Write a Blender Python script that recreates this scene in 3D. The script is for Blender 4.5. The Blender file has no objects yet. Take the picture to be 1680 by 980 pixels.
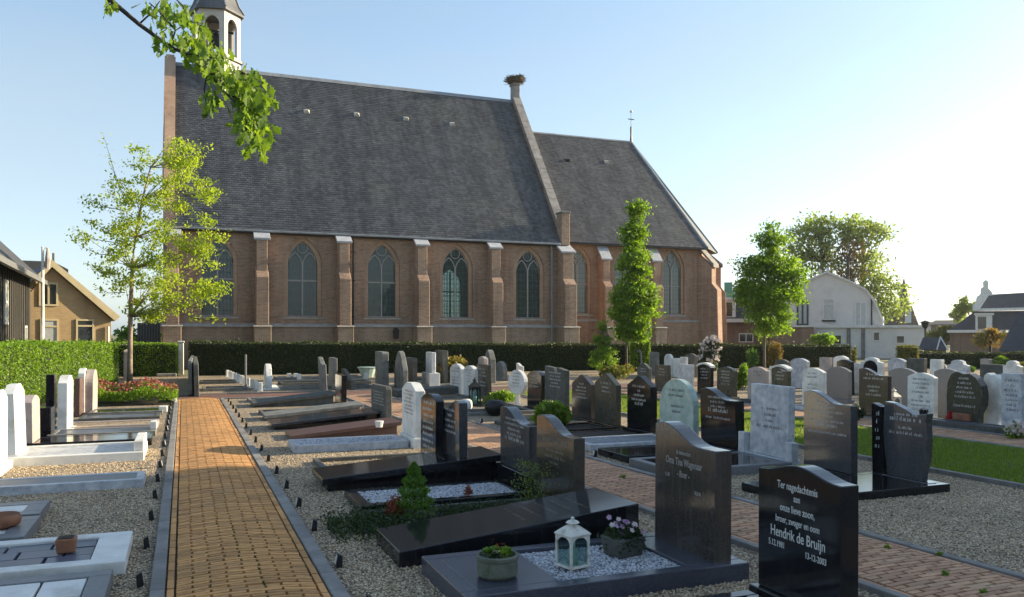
import bpy, bmesh, math, random
import numpy as np
from mathutils import Vector, Matrix

R = random.Random(11)
NP = np.random.default_rng(5)
SC = bpy.context.scene
COL = SC.collection
rad = math.radians

# ------------------------------------------------------------------ camera
EYE = 1.6
YAW = rad(21.7)
FPX = 1356.0            # focal length in pixels of the 1680 px photograph
cam_d = bpy.data.cameras.new('camera')
cam_d.sensor_width = 36.0
cam_d.lens = FPX / 1680 * 36
cam_d.shift_y = (548 - 490) / 1680
cam_d.clip_start = 0.05
cam_d.clip_end = 3000
cam = bpy.data.objects.new('camera', cam_d)
cam.location = (0, 0, EYE)
cam.rotation_euler = (rad(90), 0, -YAW)
COL.objects.link(cam)
SC.camera = cam

# ------------------------------------------------------------------ sky, sun, exposure
SUN_EL, SUN_AZ = 17.0, -1.0          # elevation; degrees from +X towards +Y
world = bpy.data.worlds.new('World')
SC.world = world
world.use_nodes = True
wn, wl = world.node_tree.nodes, world.node_tree.links
wn.clear()
sky = wn.new('ShaderNodeTexSky')
sky.sky_type = 'NISHITA'
sky.sun_disc = False
sky.sun_elevation = rad(SUN_EL)
sky.sun_rotation = rad(90 - SUN_AZ)
sky.air_density = 1.1
sky.dust_density = 0.8
sky.ozone_density = 2.2
tc = wn.new('ShaderNodeTexCoord')
sep = wn.new('ShaderNodeSeparateXYZ')
wl.new(tc.outputs['Generated'], sep.inputs[0])
# thin high cloud and low haze over the whole sky
mp = wn.new('ShaderNodeMapping'); mp.inputs['Scale'].default_value = (1.0, 1.0, 3.2)
wl.new(tc.outputs['Generated'], mp.inputs[0])
nz = wn.new('ShaderNodeTexNoise'); nz.inputs['Scale'].default_value = 1.7; nz.inputs['Detail'].default_value = 5
nz.inputs['Roughness'].default_value = 0.55
wl.new(mp.outputs[0], nz.inputs['Vector'])
cr = wn.new('ShaderNodeMapRange')
cr.inputs['From Min'].default_value = 0.47; cr.inputs['From Max'].default_value = 0.74
cr.inputs['To Min'].default_value = 0.0; cr.inputs['To Max'].default_value = 0.42
wl.new(nz.outputs['Fac'], cr.inputs['Value'])
hz = wn.new('ShaderNodeMapRange')
hz.inputs['From Min'].default_value = 0.0; hz.inputs['From Max'].default_value = 0.45
hz.inputs['To Min'].default_value = 0.55; hz.inputs['To Max'].default_value = 0.30
wl.new(sep.outputs['Z'], hz.inputs['Value'])
ad = wn.new('ShaderNodeMath'); ad.operation = 'ADD'; ad.use_clamp = True
wl.new(cr.outputs[0], ad.inputs[0]); wl.new(hz.outputs[0], ad.inputs[1])
# thin veil: mostly an even pale blue, partly the brightness of the sky behind it
bw = wn.new('ShaderNodeRGBToBW'); wl.new(sky.outputs[0], bw.inputs[0])
tint = wn.new('ShaderNodeMixRGB'); tint.blend_type = 'MULTIPLY'; tint.inputs[0].default_value = 1
tint.inputs[2].default_value = (1.15, 1.28, 1.42, 1)
veil = wn.new('ShaderNodeMixRGB'); veil.inputs[0].default_value = 0.35; veil.inputs[1].default_value = (1.35, 1.72, 1.95, 1)
wl.new(bw.outputs[0], veil.inputs[2]); wl.new(veil.outputs[0], tint.inputs[1])
mx = wn.new('ShaderNodeMixRGB')
wl.new(ad.outputs[0], mx.inputs[0]); wl.new(sky.outputs[0], mx.inputs[1]); wl.new(tint.outputs[0], mx.inputs[2])
bg = wn.new('ShaderNodeBackground'); bg.inputs['Strength'].default_value = 0.095
wl.new(mx.outputs[0], bg.inputs['Color'])
wo = wn.new('ShaderNodeOutputWorld'); wl.new(bg.outputs[0], wo.inputs[0])

sd = bpy.data.lights.new('sun', 'SUN')
sd.energy = 4.0
sd.angle = rad(0.5)
sd.color = (1.0, 0.84, 0.56)
sun = bpy.data.objects.new('sun', sd)
SV = Vector((math.cos(rad(SUN_EL)) * math.cos(rad(SUN_AZ)), math.cos(rad(SUN_EL)) * math.sin(rad(SUN_AZ)), math.sin(rad(SUN_EL))))
sun.rotation_euler = SV.to_track_quat('Z', 'Y').to_euler()
COL.objects.link(sun)

SC.view_settings.view_transform = 'Standard'
SC.view_settings.look = 'None'
SC.view_settings.gamma = 1
SC.view_settings.exposure = 1.58
SC.render.engine = 'CYCLES'
SC.cycles.max_bounces = 8
SC.cycles.transparent_max_bounces = 12

# ------------------------------------------------------------------ survey helpers (photo pixel -> place in the world)
SN, CS = math.sin(YAW), math.cos(YAW)
def cam2w(xc, t): return (xc * CS + t * SN, -xc * SN + t * CS)
def C(px, t): return cam2w((px - 840) / FPX * t, t)                     # pixel column at camera depth t
def P(px, py, z=0.0):                                                   # point on the level z
    t = (EYE - z) * FPX / (py - 548)
    return C(px, t)
def Z(py, t): return EYE - (py - 548) / FPX * t
def C3(px, py, t):
    x, y = C(px, t); return Vector((x, y, Z(py, t)))
def depth(x, y): return x * SN + y * CS
def Yon(px, X): return X / math.tan(YAW + math.atan((px - 840) / FPX))
def Xon(px, Y): return Y * math.tan(YAW + math.atan((px - 840) / FPX))

# ------------------------------------------------------------------ object helpers
def link(o, parent=None, kind=None, label=None, cat=None, group=None):
    COL.objects.link(o)
    if parent is not None: o.parent = parent
    if kind: o['kind'] = kind
    if label: o['label'] = label
    if cat: o['category'] = cat
    if group: o['group'] = group
    return o
def thing(name, label, cat, loc=(0, 0, 0), rz=0.0, group=None, rx=0.0, ry=0.0):
    o = bpy.data.objects.new(name, None)
    o.empty_display_size = 0.1
    o.location = loc; o.rotation_euler = (rx, ry, rz)
    return link(o, None, None, label, cat, group)

class MB:
    """collects simple solids into one mesh"""
    def __init__(s): s.v = []; s.f = []; s.r = []
    def add(s, v, f, r=None):
        n = len(s.v); s.v += [tuple(p) for p in v]; s.f += [tuple(i + n for i in q) for q in f]
        s.r += [R.random() if r is None else r] * len(f)
        return s
    def box(s, x0, x1, y0, y1, z0, z1, r=None):
        return s.add([(x0,y0,z0),(x1,y0,z0),(x1,y1,z0),(x0,y1,z0),(x0,y0,z1),(x1,y0,z1),(x1,y1,z1),(x0,y1,z1)],
            [(3,2,1,0),(4,5,6,7),(0,1,5,4),(1,2,6,5),(2,3,7,6),(3,0,4,7)], r)
    def hexa(s, b, t, r=None):                 # bottom four, top four (both anticlockwise from above)
        return s.add(list(b) + list(t), [(3,2,1,0),(4,5,6,7),(0,1,5,4),(1,2,6,5),(2,3,7,6),(3,0,4,7)], r)
    def prism(s, prof, axis, a, b, r=None):    # outline (u,v) pushed along an axis
        n = len(prof)
        def pt(u, v, w): return {'x': (w, u, v), 'y': (u, w, v), 'z': (u, v, w)}[axis]
        vs = [pt(u, v, a) for u, v in prof] + [pt(u, v, b) for u, v in prof]
        fs = [tuple(range(n - 1, -1, -1)), tuple(range(n, 2 * n))] + [(i, (i + 1) % n, n + (i + 1) % n, n + i) for i in range(n)]
        return s.add(vs, fs, r)
    def lathe(s, prof, c=(0, 0, 0), n=16, r=None, sx=1, sy=1):
        vs = []; fs = []
        for rr, z in prof:
            for k in range(n):
                a = 2 * math.pi * k / n
                vs.append((c[0] + sx * rr * math.cos(a), c[1] + sy * rr * math.sin(a), c[2] + z))
        for i in range(len(prof) - 1):
            for k in range(n):
                k2 = (k + 1) % n
                fs.append((i*n + k, i*n + k2, (i+1)*n + k2, (i+1)*n + k))
        fs.append(tuple(range(n - 1, -1, -1))); m = (len(prof) - 1) * n
        fs.append(tuple(range(m, m + n)))
        return s.add(vs, fs, r)
    def tube(s, pts, rads, n=7, r=None):
        pts = [Vector(p) for p in pts]
        if not hasattr(rads, '__len__'): rads = [rads] * len(pts)
        vs = []; fs = []
        for i, p in enumerate(pts):
            d = (pts[min(i + 1, len(pts) - 1)] - pts[max(i - 1, 0)]).normalized()
            a = d.cross(Vector((0, 0, 1)))
            if a.length < .1: a = d.cross(Vector((1, 0, 0)))
            a.normalize(); b = d.cross(a)
            for k in range(n):
                t = 2 * math.pi * k / n
                vs.append(p + rads[i] * (a * math.cos(t) + b * math.sin(t)))
        for i in range(len(pts) - 1):
            for k in range(n):
                k2 = (k + 1) % n
                fs.append((i*n + k, i*n + k2, (i+1)*n + k2, (i+1)*n + k))
        fs.append(tuple(range(n))); m = (len(pts) - 1) * n
        fs.append(tuple(range(m + n - 1, m - 1, -1)))
        return s.add(vs, fs, r)
    def mesh(s, name, mat, bevel=0.0, smooth=False, segs=1, org=None):
        me = bpy.data.meshes.new(name)
        vs = s.v if org is None else [(p[0]-org[0], p[1]-org[1], p[2]-org[2]) for p in s.v]
        me.from_pydata(vs, [], s.f)
        at = me.attributes.new('rnd', 'FLOAT', 'FACE'); at.data.foreach_set('value', s.r)
        bm = bmesh.new(); bm.from_mesh(me)
        bmesh.ops.recalc_face_normals(bm, faces=bm.faces)
        if bevel:
            es = [e for e in bm.edges if len(e.link_faces) == 2 and e.calc_face_angle(0) > rad(35)]
            bmesh.ops.bevel(bm, geom=es, offset=bevel, segments=segs, affect='EDGES', profile=0.5, clamp_overlap=True)
        bm.to_mesh(me); bm.free()
        if smooth: me.shade_smooth()
        if mat: me.materials.append(mat)
        return me
    def build(s, name, mat, parent=None, bevel=0.0, smooth=False, segs=1, org=None, **k):
        o = bpy.data.objects.new(name, s.mesh(name, mat, bevel, smooth, segs, org))
        if org is not None and parent is None: o.location = org
        return link(o, parent, **k)

def fastmesh(name, V, F, mat, rnd=None, parent=None, loc=None, **k):
    """numpy vertices (N,3) and faces (M,k) -> object"""
    me = bpy.data.meshes.new(name)
    V = np.asarray(V, dtype=np.float32); F = np.asarray(F, dtype=np.int32)
    m, q = F.shape
    me.vertices.add(len(V)); me.vertices.foreach_set('co', V.ravel())
    me.loops.add(m * q); me.loops.foreach_set('vertex_index', F.ravel())
    me.polygons.add(m); me.polygons.foreach_set('loop_start', np.arange(0, m * q, q, dtype=np.int32))
    me.update(calc_edges=True)
    at = me.attributes.new('rnd', 'FLOAT', 'FACE')
    at.data.foreach_set('value', np.asarray(rnd if rnd is not None else NP.random(m), dtype=np.float32))
    me.materials.append(mat)
    o = bpy.data.objects.new(name, me)
    if loc is not None: o.location = loc
    return link(o, parent, **k)

# ------------------------------------------------------------------ materials
def nodes(name):
    m = bpy.data.materials.new(name); m.use_nodes = True
    nt = m.node_tree; nt.nodes.clear()
    out = nt.nodes.new('ShaderNodeOutputMaterial')
    return m, nt.nodes, nt.links, out
def c4(c): return (c[0], c[1], c[2], 1)
def mat(name, c1, c2=None, scale=6.0, rough=0.7, bump=0.0, bscale=80.0, metal=0.0, speck=None, sscale=250.0, samt=0.5, spec=0.5,
        stain=None, stscale=1.5, rvar=0.0, per=0.0, coat=0.0, dust=0.0, streak=0.0):
    """noise-mixed colour, fine specks, broad stains, bump; per = how much each piece differs"""
    m, n, l, out = nodes(name)
    b = n.new('ShaderNodeBsdfPrincipled'); l.new(b.outputs[0], out.inputs[0])
    b.inputs['Roughness'].default_value = rough; b.inputs['Metallic'].default_value = metal
    b.inputs['Specular IOR Level'].default_value = spec; b.inputs['Coat Weight'].default_value = coat
    t = n.new('ShaderNodeTexCoord')
    geo = n.new('ShaderNodeNewGeometry')
    V = geo.outputs['Position']
    def noise(sc, det=5, ro=.6):
        q = n.new('ShaderNodeTexNoise'); q.inputs['Scale'].default_value = sc; q.inputs['Detail'].default_value = det
        q.inputs['Roughness'].default_value = ro; l.new(V, q.inputs['Vector']); return q.outputs['Fac']
    def ramp(src, lo, hi):
        q = n.new('ShaderNodeMapRange'); q.inputs['From Min'].default_value = lo; q.inputs['From Max'].default_value = hi
        l.new(src, q.inputs['Value']); return q.outputs[0]
    def mixc(f, a, bb, mode='MIX'):
        q = n.new('ShaderNodeMixRGB'); q.blend_type = mode
        if hasattr(f, 'links'): l.new(f, q.inputs[0])
        else: q.inputs[0].default_value = f
        for i, s in ((1, a), (2, bb)):
            if hasattr(s, 'links'): l.new(s, q.inputs[i])
            else: q.inputs[i].default_value = c4(s)
        return q.outputs[0]
    col = mixc(ramp(noise(scale), .35, .65), c1, c2 or [x * .8 for x in c1])
    if speck: col = mixc(ramp(noise(sscale, 2), .52, .66), col, mixc(samt, col, speck))
    if stain: col = mixc(ramp(noise(stscale, 6, .65), .5, .72), col, stain)
    if streak:                                  # dark weather streaks down a roof slope
        mps = n.new('ShaderNodeMapping'); mps.inputs['Scale'].default_value = (1.5, .16, .16); l.new(V, mps.inputs[0])
        qs = n.new('ShaderNodeTexNoise'); qs.inputs['Scale'].default_value = 1.0; qs.inputs['Detail'].default_value = 9; qs.inputs['Roughness'].default_value = .72; l.new(mps.outputs[0], qs.inputs['Vector'])
        fq = n.new('ShaderNodeMapRange'); fq.inputs['From Min'].default_value = .46; fq.inputs['From Max'].default_value = .66; fq.inputs['To Max'].default_value = streak; l.new(qs.outputs['Fac'], fq.inputs['Value'])
        col = mixc(fq.outputs[0], col, (.038, .041, .052))
    if dust:                                    # dried water streaks and dust, running down the faces
        mpd = n.new('ShaderNodeMapping'); mpd.inputs['Scale'].default_value = (9, 9, 1.3); l.new(V, mpd.inputs[0])
        qd = n.new('ShaderNodeTexNoise'); qd.inputs['Scale'].default_value = 1.6; qd.inputs['Detail'].default_value = 7; qd.inputs['Roughness'].default_value = .7; l.new(mpd.outputs[0], qd.inputs['Vector'])
        fd = n.new('ShaderNodeMapRange'); fd.inputs['From Min'].default_value = .48; fd.inputs['From Max'].default_value = .78; fd.inputs['To Max'].default_value = dust; l.new(qd.outputs['Fac'], fd.inputs['Value'])
        col = mixc(fd.outputs[0], col, (.30, .28, .25))
    if per:
        a = n.new('ShaderNodeAttribute'); a.attribute_name = 'rnd'
        oi = n.new('ShaderNodeObjectInfo')
        s = n.new('ShaderNodeMath'); s.operation = 'ADD'; l.new(a.outputs['Fac'], s.inputs[0]); l.new(oi.outputs['Random'], s.inputs[1])
        f = n.new('ShaderNodeMath'); f.operation = 'FRACT'; l.new(s.outputs[0], f.inputs[0])
        hv = n.new('ShaderNodeHueSaturation')
        mr = n.new('ShaderNodeMapRange'); mr.inputs['To Min'].default_value = 1 - per; mr.inputs['To Max'].default_value = 1 + per
        l.new(f.outputs[0], mr.inputs['Value']); l.new(mr.outputs[0], hv.inputs['Value'])
        l.new(col, hv.inputs['Color']); col = hv.outputs[0]
    l.new(col, b.inputs['Base Color'])
    if rvar:
        mr = n.new('ShaderNodeMapRange'); mr.inputs['To Min'].default_value = rough; mr.inputs['To Max'].default_value = rough + rvar
        l.new(noise(3.0), mr.inputs['Value']); l.new(mr.outputs[0], b.inputs['Roughness'])
    if bump:
        bp = n.new('ShaderNodeBump'); bp.inputs['Strength'].default_value = bump; bp.inputs['Distance'].default_value = 0.02
        l.new(noise(bscale, 4), bp.inputs['Height']); l.new(bp.outputs[0], b.inputs['Normal'])
    return m

def leafmat(name, ramp, trans=0.45, tcol=None):
    m, n, l, out = nodes(name)
    a = n.new('ShaderNodeAttribute'); a.attribute_name = 'rnd'
    cr = n.new('ShaderNodeValToRGB'); e = cr.color_ramp.elements
    e[0].color = c4(ramp[0]); e[1].color = c4(ramp[-1])
    for i, c in enumerate(ramp[1:-1]):
        k = e.new((i + 1) / (len(ramp) - 1)); k.color = c4(c)
    l.new(a.outputs['Fac'], cr.inputs[0])
    d = n.new('ShaderNodeBsdfPrincipled'); d.inputs['Roughness'].default_value = .55; d.inputs['Specular IOR Level'].default_value = .35
    l.new(cr.outputs[0], d.inputs['Base Color'])
    tr = n.new('ShaderNodeBsdfTranslucent')
    mu = n.new('ShaderNodeMixRGB'); mu.blend_type = 'MULTIPLY'; mu.inputs[0].default_value = 1
    mu.inputs[2].default_value = c4(tcol or (1.5, 1.5, .7)); l.new(cr.outputs[0], mu.inputs[1]); l.new(mu.outputs[0], tr.inputs[0])
    mi = n.new('ShaderNodeMixShader'); mi.inputs[0].default_value = trans
    l.new(d.outputs[0], mi.inputs[1]); l.new(tr.outputs[0], mi.inputs[2]); l.new(mi.outputs[0], out.inputs[0])
    return m

def gravelmat(name, cols, scale=75.0, bump=.9):
    m, n, l, out = nodes(name)
    b = n.new('ShaderNodeBsdfPrincipled'); b.inputs['Roughness'].default_value = .85; l.new(b.outputs[0], out.inputs[0])
    g = n.new('ShaderNodeNewGeometry')
    v = n.new('ShaderNodeTexVoronoi'); v.inputs['Scale'].default_value = scale; l.new(g.outputs['Position'], v.inputs['Vector'])
    s = n.new('ShaderNodeSeparateColor'); l.new(v.outputs['Color'], s.inputs[0])
    cr = n.new('ShaderNodeValToRGB'); cr.color_ramp.interpolation = 'CONSTANT'; e = cr.color_ramp.elements
    e[0].color = c4(cols[0]); e[1].position = 1 / len(cols); e[1].color = c4(cols[1])
    for i, c in enumerate(cols[2:]):
        k = e.new((i + 2) / len(cols)); k.color = c4(c)
    l.new(s.outputs[0], cr.inputs[0])
    dk = n.new('ShaderNodeMapRange'); dk.inputs['From Min'].default_value = .0; dk.inputs['From Max'].default_value = .75
    dk.inputs['To Min'].default_value = 1.0; dk.inputs['To Max'].default_value = .25
    l.new(v.outputs['Distance'], dk.inputs['Value'])
    big = n.new('ShaderNodeTexNoise'); big.inputs['Scale'].default_value = 1.3; big.inputs['Detail'].default_value = 6; l.new(g.outputs['Position'], big.inputs['Vector'])
    br = n.new('ShaderNodeMapRange'); br.inputs['From Min'].default_value = .3; br.inputs['From Max'].default_value = .7
    br.inputs['To Min'].default_value = .7; br.inputs['To Max'].default_value = 1.15; l.new(big.outputs['Fac'], br.inputs['Value'])
    mm = n.new('ShaderNodeMath'); mm.operation = 'MULTIPLY'; l.new(dk.outputs[0], mm.inputs[0]); l.new(br.outputs[0], mm.inputs[1])
    mc = n.new('ShaderNodeMixRGB'); mc.blend_type = 'MULTIPLY'; mc.inputs[0].default_value = 1
    l.new(cr.outputs[0], mc.inputs[1]); l.new(mm.outputs[0], mc.inputs[2]); l.new(mc.outputs[0], b.inputs['Base Color'])
    bp = n.new('ShaderNodeBump'); bp.invert = True; bp.inputs['Strength'].default_value = bump; bp.inputs['Distance'].default_value = .012
    l.new(v.outputs['Distance'], bp.inputs['Height']); l.new(bp.outputs[0], b.inputs['Normal'])
    return m

def brickmat(name, c1, c2, mortar, bw=.215, bh=.065, ms=.012, horiz=False, rough=.85, stain=None, bump=.4, stscale=.7):
    m, n, l, out = nodes(name)
    b = n.new('ShaderNodeBsdfPrincipled'); b.inputs['Roughness'].default_value = rough; l.new(b.outputs[0], out.inputs[0])
    g = n.new('ShaderNodeNewGeometry'); sp = n.new('ShaderNodeSeparateXYZ'); l.new(g.outputs['Position'], sp.inputs[0])
    cb = n.new('ShaderNodeCombineXYZ')
    if horiz:
        l.new(sp.outputs['X'], cb.inputs[0]); l.new(sp.outputs['Y'], cb.inputs[1])
    else:
        a = n.new('ShaderNodeMath'); l.new(sp.outputs['X'], a.inputs[0]); l.new(sp.outputs['Y'], a.inputs[1]); l.new(a.outputs[0], cb.inputs[0]); l.new(sp.outputs['Z'], cb.inputs[1])
    t = n.new('ShaderNodeTexBrick'); t.inputs['Scale'].default_value = 1; t.inputs['Brick Width'].default_value = bw; t.inputs['Row Height'].default_value = bh
    t.inputs['Mortar Size'].default_value = ms; t.inputs['Mortar Smooth'].default_value = .3; t.inputs['Bias'].default_value = 0
    t.inputs['Color1'].default_value = c4(c1); t.inputs['Color2'].default_value = c4(c2); t.inputs['Mortar'].default_value = c4(mortar)
    l.new(cb.outputs[0], t.inputs['Vector'])
    nz = n.new('ShaderNodeTexNoise'); nz.inputs['Scale'].default_value = stscale; nz.inputs['Detail'].default_value = 8; nz.inputs['Roughness'].default_value = .7; l.new(g.outputs['Position'], nz.inputs['Vector'])
    mr = n.new('ShaderNodeMapRange'); mr.inputs['From Min'].default_value = .38; mr.inputs['From Max'].default_value = .7; l.new(nz.outputs['Fac'], mr.inputs['Value'])
    mx = n.new('ShaderNodeMixRGB'); mx.blend_type = 'MIX'; l.new(t.outputs['Color'], mx.inputs[1])
    sc = n.new('ShaderNodeMixRGB'); sc.blend_type = 'MULTIPLY'; sc.inputs[0].default_value = 1; sc.inputs[2].default_value = c4(stain or (.6, .6, .6)); l.new(t.outputs['Color'], sc.inputs[1])
    l.new(mr.outputs[0], mx.inputs[0]); l.new(sc.outputs[0], mx.inputs[2])
    # pale lime bloom and dark rain streaks
    nb = n.new('ShaderNodeTexNoise'); nb.inputs['Scale'].default_value = 2.3; nb.inputs['Detail'].default_value = 9; nb.inputs['Roughness'].default_value = .75; l.new(g.outputs['Position'], nb.inputs['Vector'])
    fb = n.new('ShaderNodeMapRange'); fb.inputs['From Min'].default_value = .52; fb.inputs['From Max'].default_value = .74; fb.inputs['To Max'].default_value = .55; l.new(nb.outputs['Fac'], fb.inputs['Value'])
    m3 = n.new('ShaderNodeMixRGB'); l.new(fb.outputs[0], m3.inputs[0]); l.new(mx.outputs[0], m3.inputs[1]); m3.inputs[2].default_value = c4(mortar)
    mpp = n.new('ShaderNodeMapping'); mpp.inputs['Scale'].default_value = (2.6, 2.6, .22); l.new(g.outputs['Position'], mpp.inputs[0])
    ns = n.new('ShaderNodeTexNoise'); ns.inputs['Scale'].default_value = 1.0; ns.inputs['Detail'].default_value = 6; l.new(mpp.outputs[0], ns.inputs['Vector'])
    fs = n.new('ShaderNodeMapRange'); fs.inputs['From Min'].default_value = .5; fs.inputs['From Max'].default_value = .72; fs.inputs['To Max'].default_value = .6; l.new(ns.outputs['Fac'], fs.inputs['Value'])
    m4 = n.new('ShaderNodeMixRGB'); m4.blend_type = 'MULTIPLY'; l.new(fs.outputs[0], m4.inputs[0]); l.new(m3.outputs[0], m4.inputs[1]); m4.inputs[2].default_value = (.55, .54, .55, 1)
    l.new(m4.outputs[0], b.inputs['Base Color'])
    bp = n.new('ShaderNodeBump'); bp.inputs['Strength'].default_value = bump; bp.inputs['Distance'].default_value = .01; bp.invert = True
    l.new(t.outputs['Fac'], bp.inputs['Height']); l.new(bp.outputs[0], b.inputs['Normal'])
    return m

def glassmat(name, tint=(.03, .05, .05), trans=.0, cames=None):
    m, n, l, out = nodes(name)
    b = n.new('ShaderNodeBsdfPrincipled'); b.inputs['Base Color'].default_value = c4(tint); b.inputs['Roughness'].default_value = .06; b.inputs['Coat Weight'].default_value = .3
    g = n.new('ShaderNodeNewGeometry')
    nz = n.new('ShaderNodeTexNoise'); nz.inputs['Scale'].default_value = 3.0; l.new(g.outputs['Position'], nz.inputs['Vector'])
    bp = n.new('ShaderNodeBump'); bp.inputs['Strength'].default_value = .12; bp.inputs['Distance'].default_value = .05; l.new(nz.outputs['Fac'], bp.inputs['Height']); l.new(bp.outputs[0], b.inputs['Normal'])
    last = b.outputs[0]
    if trans:
        tr = n.new('ShaderNodeBsdfTransparent'); tr.inputs[0].default_value = (.66, .80, .78, 1)
        mi = n.new('ShaderNodeMixShader'); mi.inputs[0].default_value = trans; l.new(last, mi.inputs[1]); l.new(tr.outputs[0], mi.inputs[2]); last = mi.outputs[0]
    if cames:
        sp = n.new('ShaderNodeSeparateXYZ'); l.new(g.outputs['Position'], sp.inputs[0]); cb = n.new('ShaderNodeCombineXYZ')
        l.new(sp.outputs['X'], cb.inputs[0]); l.new(sp.outputs['Z'], cb.inputs[1])
        t = n.new('ShaderNodeTexBrick'); t.offset = 0; t.inputs['Scale'].default_value = 1; t.inputs['Brick Width'].default_value = cames[0]; t.inputs['Row Height'].default_value = cames[1]; t.inputs['Mortar Size'].default_value = .014
        l.new(cb.outputs[0], t.inputs['Vector'])
        le = n.new('ShaderNodeBsdfPrincipled'); le.inputs['Base Color'].default_value = (.05, .06, .06, 1)
        m2 = n.new('ShaderNodeMixShader'); l.new(t.outputs['Fac'], m2.inputs[0]); l.new(last, m2.inputs[1]); l.new(le.outputs[0], m2.inputs[2]); last = m2.outputs[0]
    l.new(last, out.inputs[0])
    return m

K = {}
K['black'] = mat('polished black granite', (.006, .006, .007), (.010, .010, .012), 30, rough=.07, speck=(.05, .05, .06), sscale=500, samt=.35, spec=.45, rvar=.05, dust=.05)
K['grey'] = mat('polished dark grey granite', (.030, .030, .033), (.055, .055, .058), 40, rough=.12, speck=(.22, .22, .24), sscale=380, samt=.5, spec=.55, rvar=.06, coat=.25, dust=.12)
K['brown'] = mat('polished brown granite', (.042, .036, .033), (.028, .025, .024), 30, rough=.11, speck=(.20, .15, .12), sscale=300, samt=.5, spec=.55, rvar=.06, coat=.25, dust=.12)
K['blue'] = mat('bluish dark granite', (.034, .036, .050), (.050, .052, .068), 35, rough=.18, speck=(.2, .2, .27), sscale=380, samt=.5, rvar=.12)
K['olive'] = mat('olive dark granite', (.050, .050, .040), (.030, .031, .026), 25, rough=.2, speck=(.14, .14, .11), sscale=260, samt=.5, rvar=.15)
K['ash'] = mat('weathered grey limestone', (.20, .20, .19), (.13, .13, .12), 6, rough=.8, bump=.3, bscale=60, stain=(.10, .10, .085), stscale=3)
K['ashdark'] = mat('dark weathered stone', (.10, .10, .095), (.06, .062, .055), 8, rough=.75, bump=.3, bscale=60, stain=(.05, .055, .04), stscale=4)
K['matte'] = mat('honed grey granite', (.16, .165, .17), (.12, .12, .13), 30, rough=.45, speck=(.3, .3, .3), sscale=300, samt=.5)
K['white'] = mat('white marble', (.72, .71, .68), (.60, .60, .58), 5, rough=.4, bump=.05, stain=(.45, .44, .40), stscale=2.5, rvar=.2)
K['pale'] = mat('pale veined marble', (.50, .51, .53), (.30, .31, .35), 11, rough=.35, bump=.05, stain=(.62, .62, .62), stscale=4, rvar=.2)
K['green'] = mat('pale green marble', (.36, .46, .42), (.25, .34, .31), 9, rough=.3, bump=.05, stain=(.48, .56, .52), stscale=6)
K['pink'] = mat('pinkish limestone', (.44, .36, .33), (.33, .28, .26), 7, rough=.7, bump=.3, bscale=50, stain=(.25, .22, .2), stscale=4)
K['rust'] = mat('reddish brown granite', (.12, .06, .045), (.075, .04, .032), 14, rough=.25, speck=(.3, .2, .17), sscale=200, samt=.5, rvar=.2)
K['concrete'] = mat('grey concrete', (.25, .235, .22), (.18, .17, .16), 5, rough=.85, bump=.35, bscale=120, stain=(.12, .12, .12), stscale=2.2, per=.12)
K['slate'] = mat('blue grey slate tile', (.055, .065, .10), (.09, .10, .14), 3, rough=.35, bump=.15, bscale=40, per=.25)
K['terra'] = mat('terracotta', (.28, .12, .06), (.20, .08, .045), 9, rough=.7, bump=.3)
K['iron'] = mat('dark metal', (.02, .02, .022), rough=.45, metal=.4)
K['whitepaint'] = mat('old white paint', (.66, .65, .60), (.56, .54, .48), 14, rough=.5, bump=.1, stain=(.3, .26, .2), stscale=16)
K['cream'] = mat('cream painted wood', (.50, .46, .41), (.43, .39, .34), 3, rough=.6, stain=(.42, .38, .32), stscale=2)
K['soil'] = mat('dark soil', (.055, .042, .032), (.03, .024, .018), 30, rough=.95, bump=.8, bscale=60)
K['chips'] = gravelmat('white marble chips', [(.62, .63, .68), (.45, .46, .52), (.75, .75, .78), (.3, .31, .36), (.66, .66, .70)], 95)
K['letter'] = mat('silvery lettering', (.55, .55, .54), (.45, .45, .44), 50, rough=.4)
K['letterdark'] = mat('dark lettering', (.09, .09, .10), rough=.5)
K['candle'] = mat('pale green candle', (.45, .62, .55), rough=.4)
K['bark'] = mat('grey brown bark', (.15, .12, .09), (.09, .07, .055), 20, rough=.9, bump=.7, bscale=40, stain=(.12, .13, .08), stscale=6)
K['barkpale'] = mat('pale bark', (.33, .25, .19), (.22, .16, .12), 12, rough=.85, bump=.5, bscale=40)
K['twig'] = mat('dark twig bark', (.045, .035, .03), (.03, .025, .02), 20, rough=.8)
K['clay'] = mat('yellow brown clay brick', (.58, .30, .105), (.47, .235, .085), 22, rough=.88, bump=.35, bscale=160, stain=(.38, .21, .09), stscale=1.6, per=.25)
K['redclay'] = mat('red clay brick', (.52, .30, .18), (.42, .235, .145), 22, rough=.88, bump=.35, bscale=160, stain=(.40, .28, .175), stscale=2.0, per=.25)
K['joint'] = mat('dark joint sand', (.055, .045, .03), (.08, .065, .042), 60, rough=.95)
K['moss'] = mat('moss', (.05, .09, .02), (.03, .05, .012), 60, rough=.95)
L = {}
L['lime'] = leafmat('young yellow green leaves', [(.19, .29, .025), (.29, .40, .04), (.39, .47, .06), (.24, .34, .03)], .55, (1.35, 1.3, .5))
L['mid'] = leafmat('fresh green leaves', [(.08, .16, .016), (.15, .26, .025), (.25, .36, .035)], .5)
L['oak'] = leafmat('broad green leaves', [(.07, .135, .02), (.13, .215, .028), (.20, .29, .04), (.10, .17, .022)], .5, (1.5, 1.5, .6))
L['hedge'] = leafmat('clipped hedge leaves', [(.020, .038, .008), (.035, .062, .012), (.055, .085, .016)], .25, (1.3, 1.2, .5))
L['hedgelit'] = leafmat('sunlit hedge leaves', [(.09, .18, .018), (.15, .26, .025), (.22, .34, .035)], .4)  # hedge leaves in lighter green; sunlight on that hedge put into the colour
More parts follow.
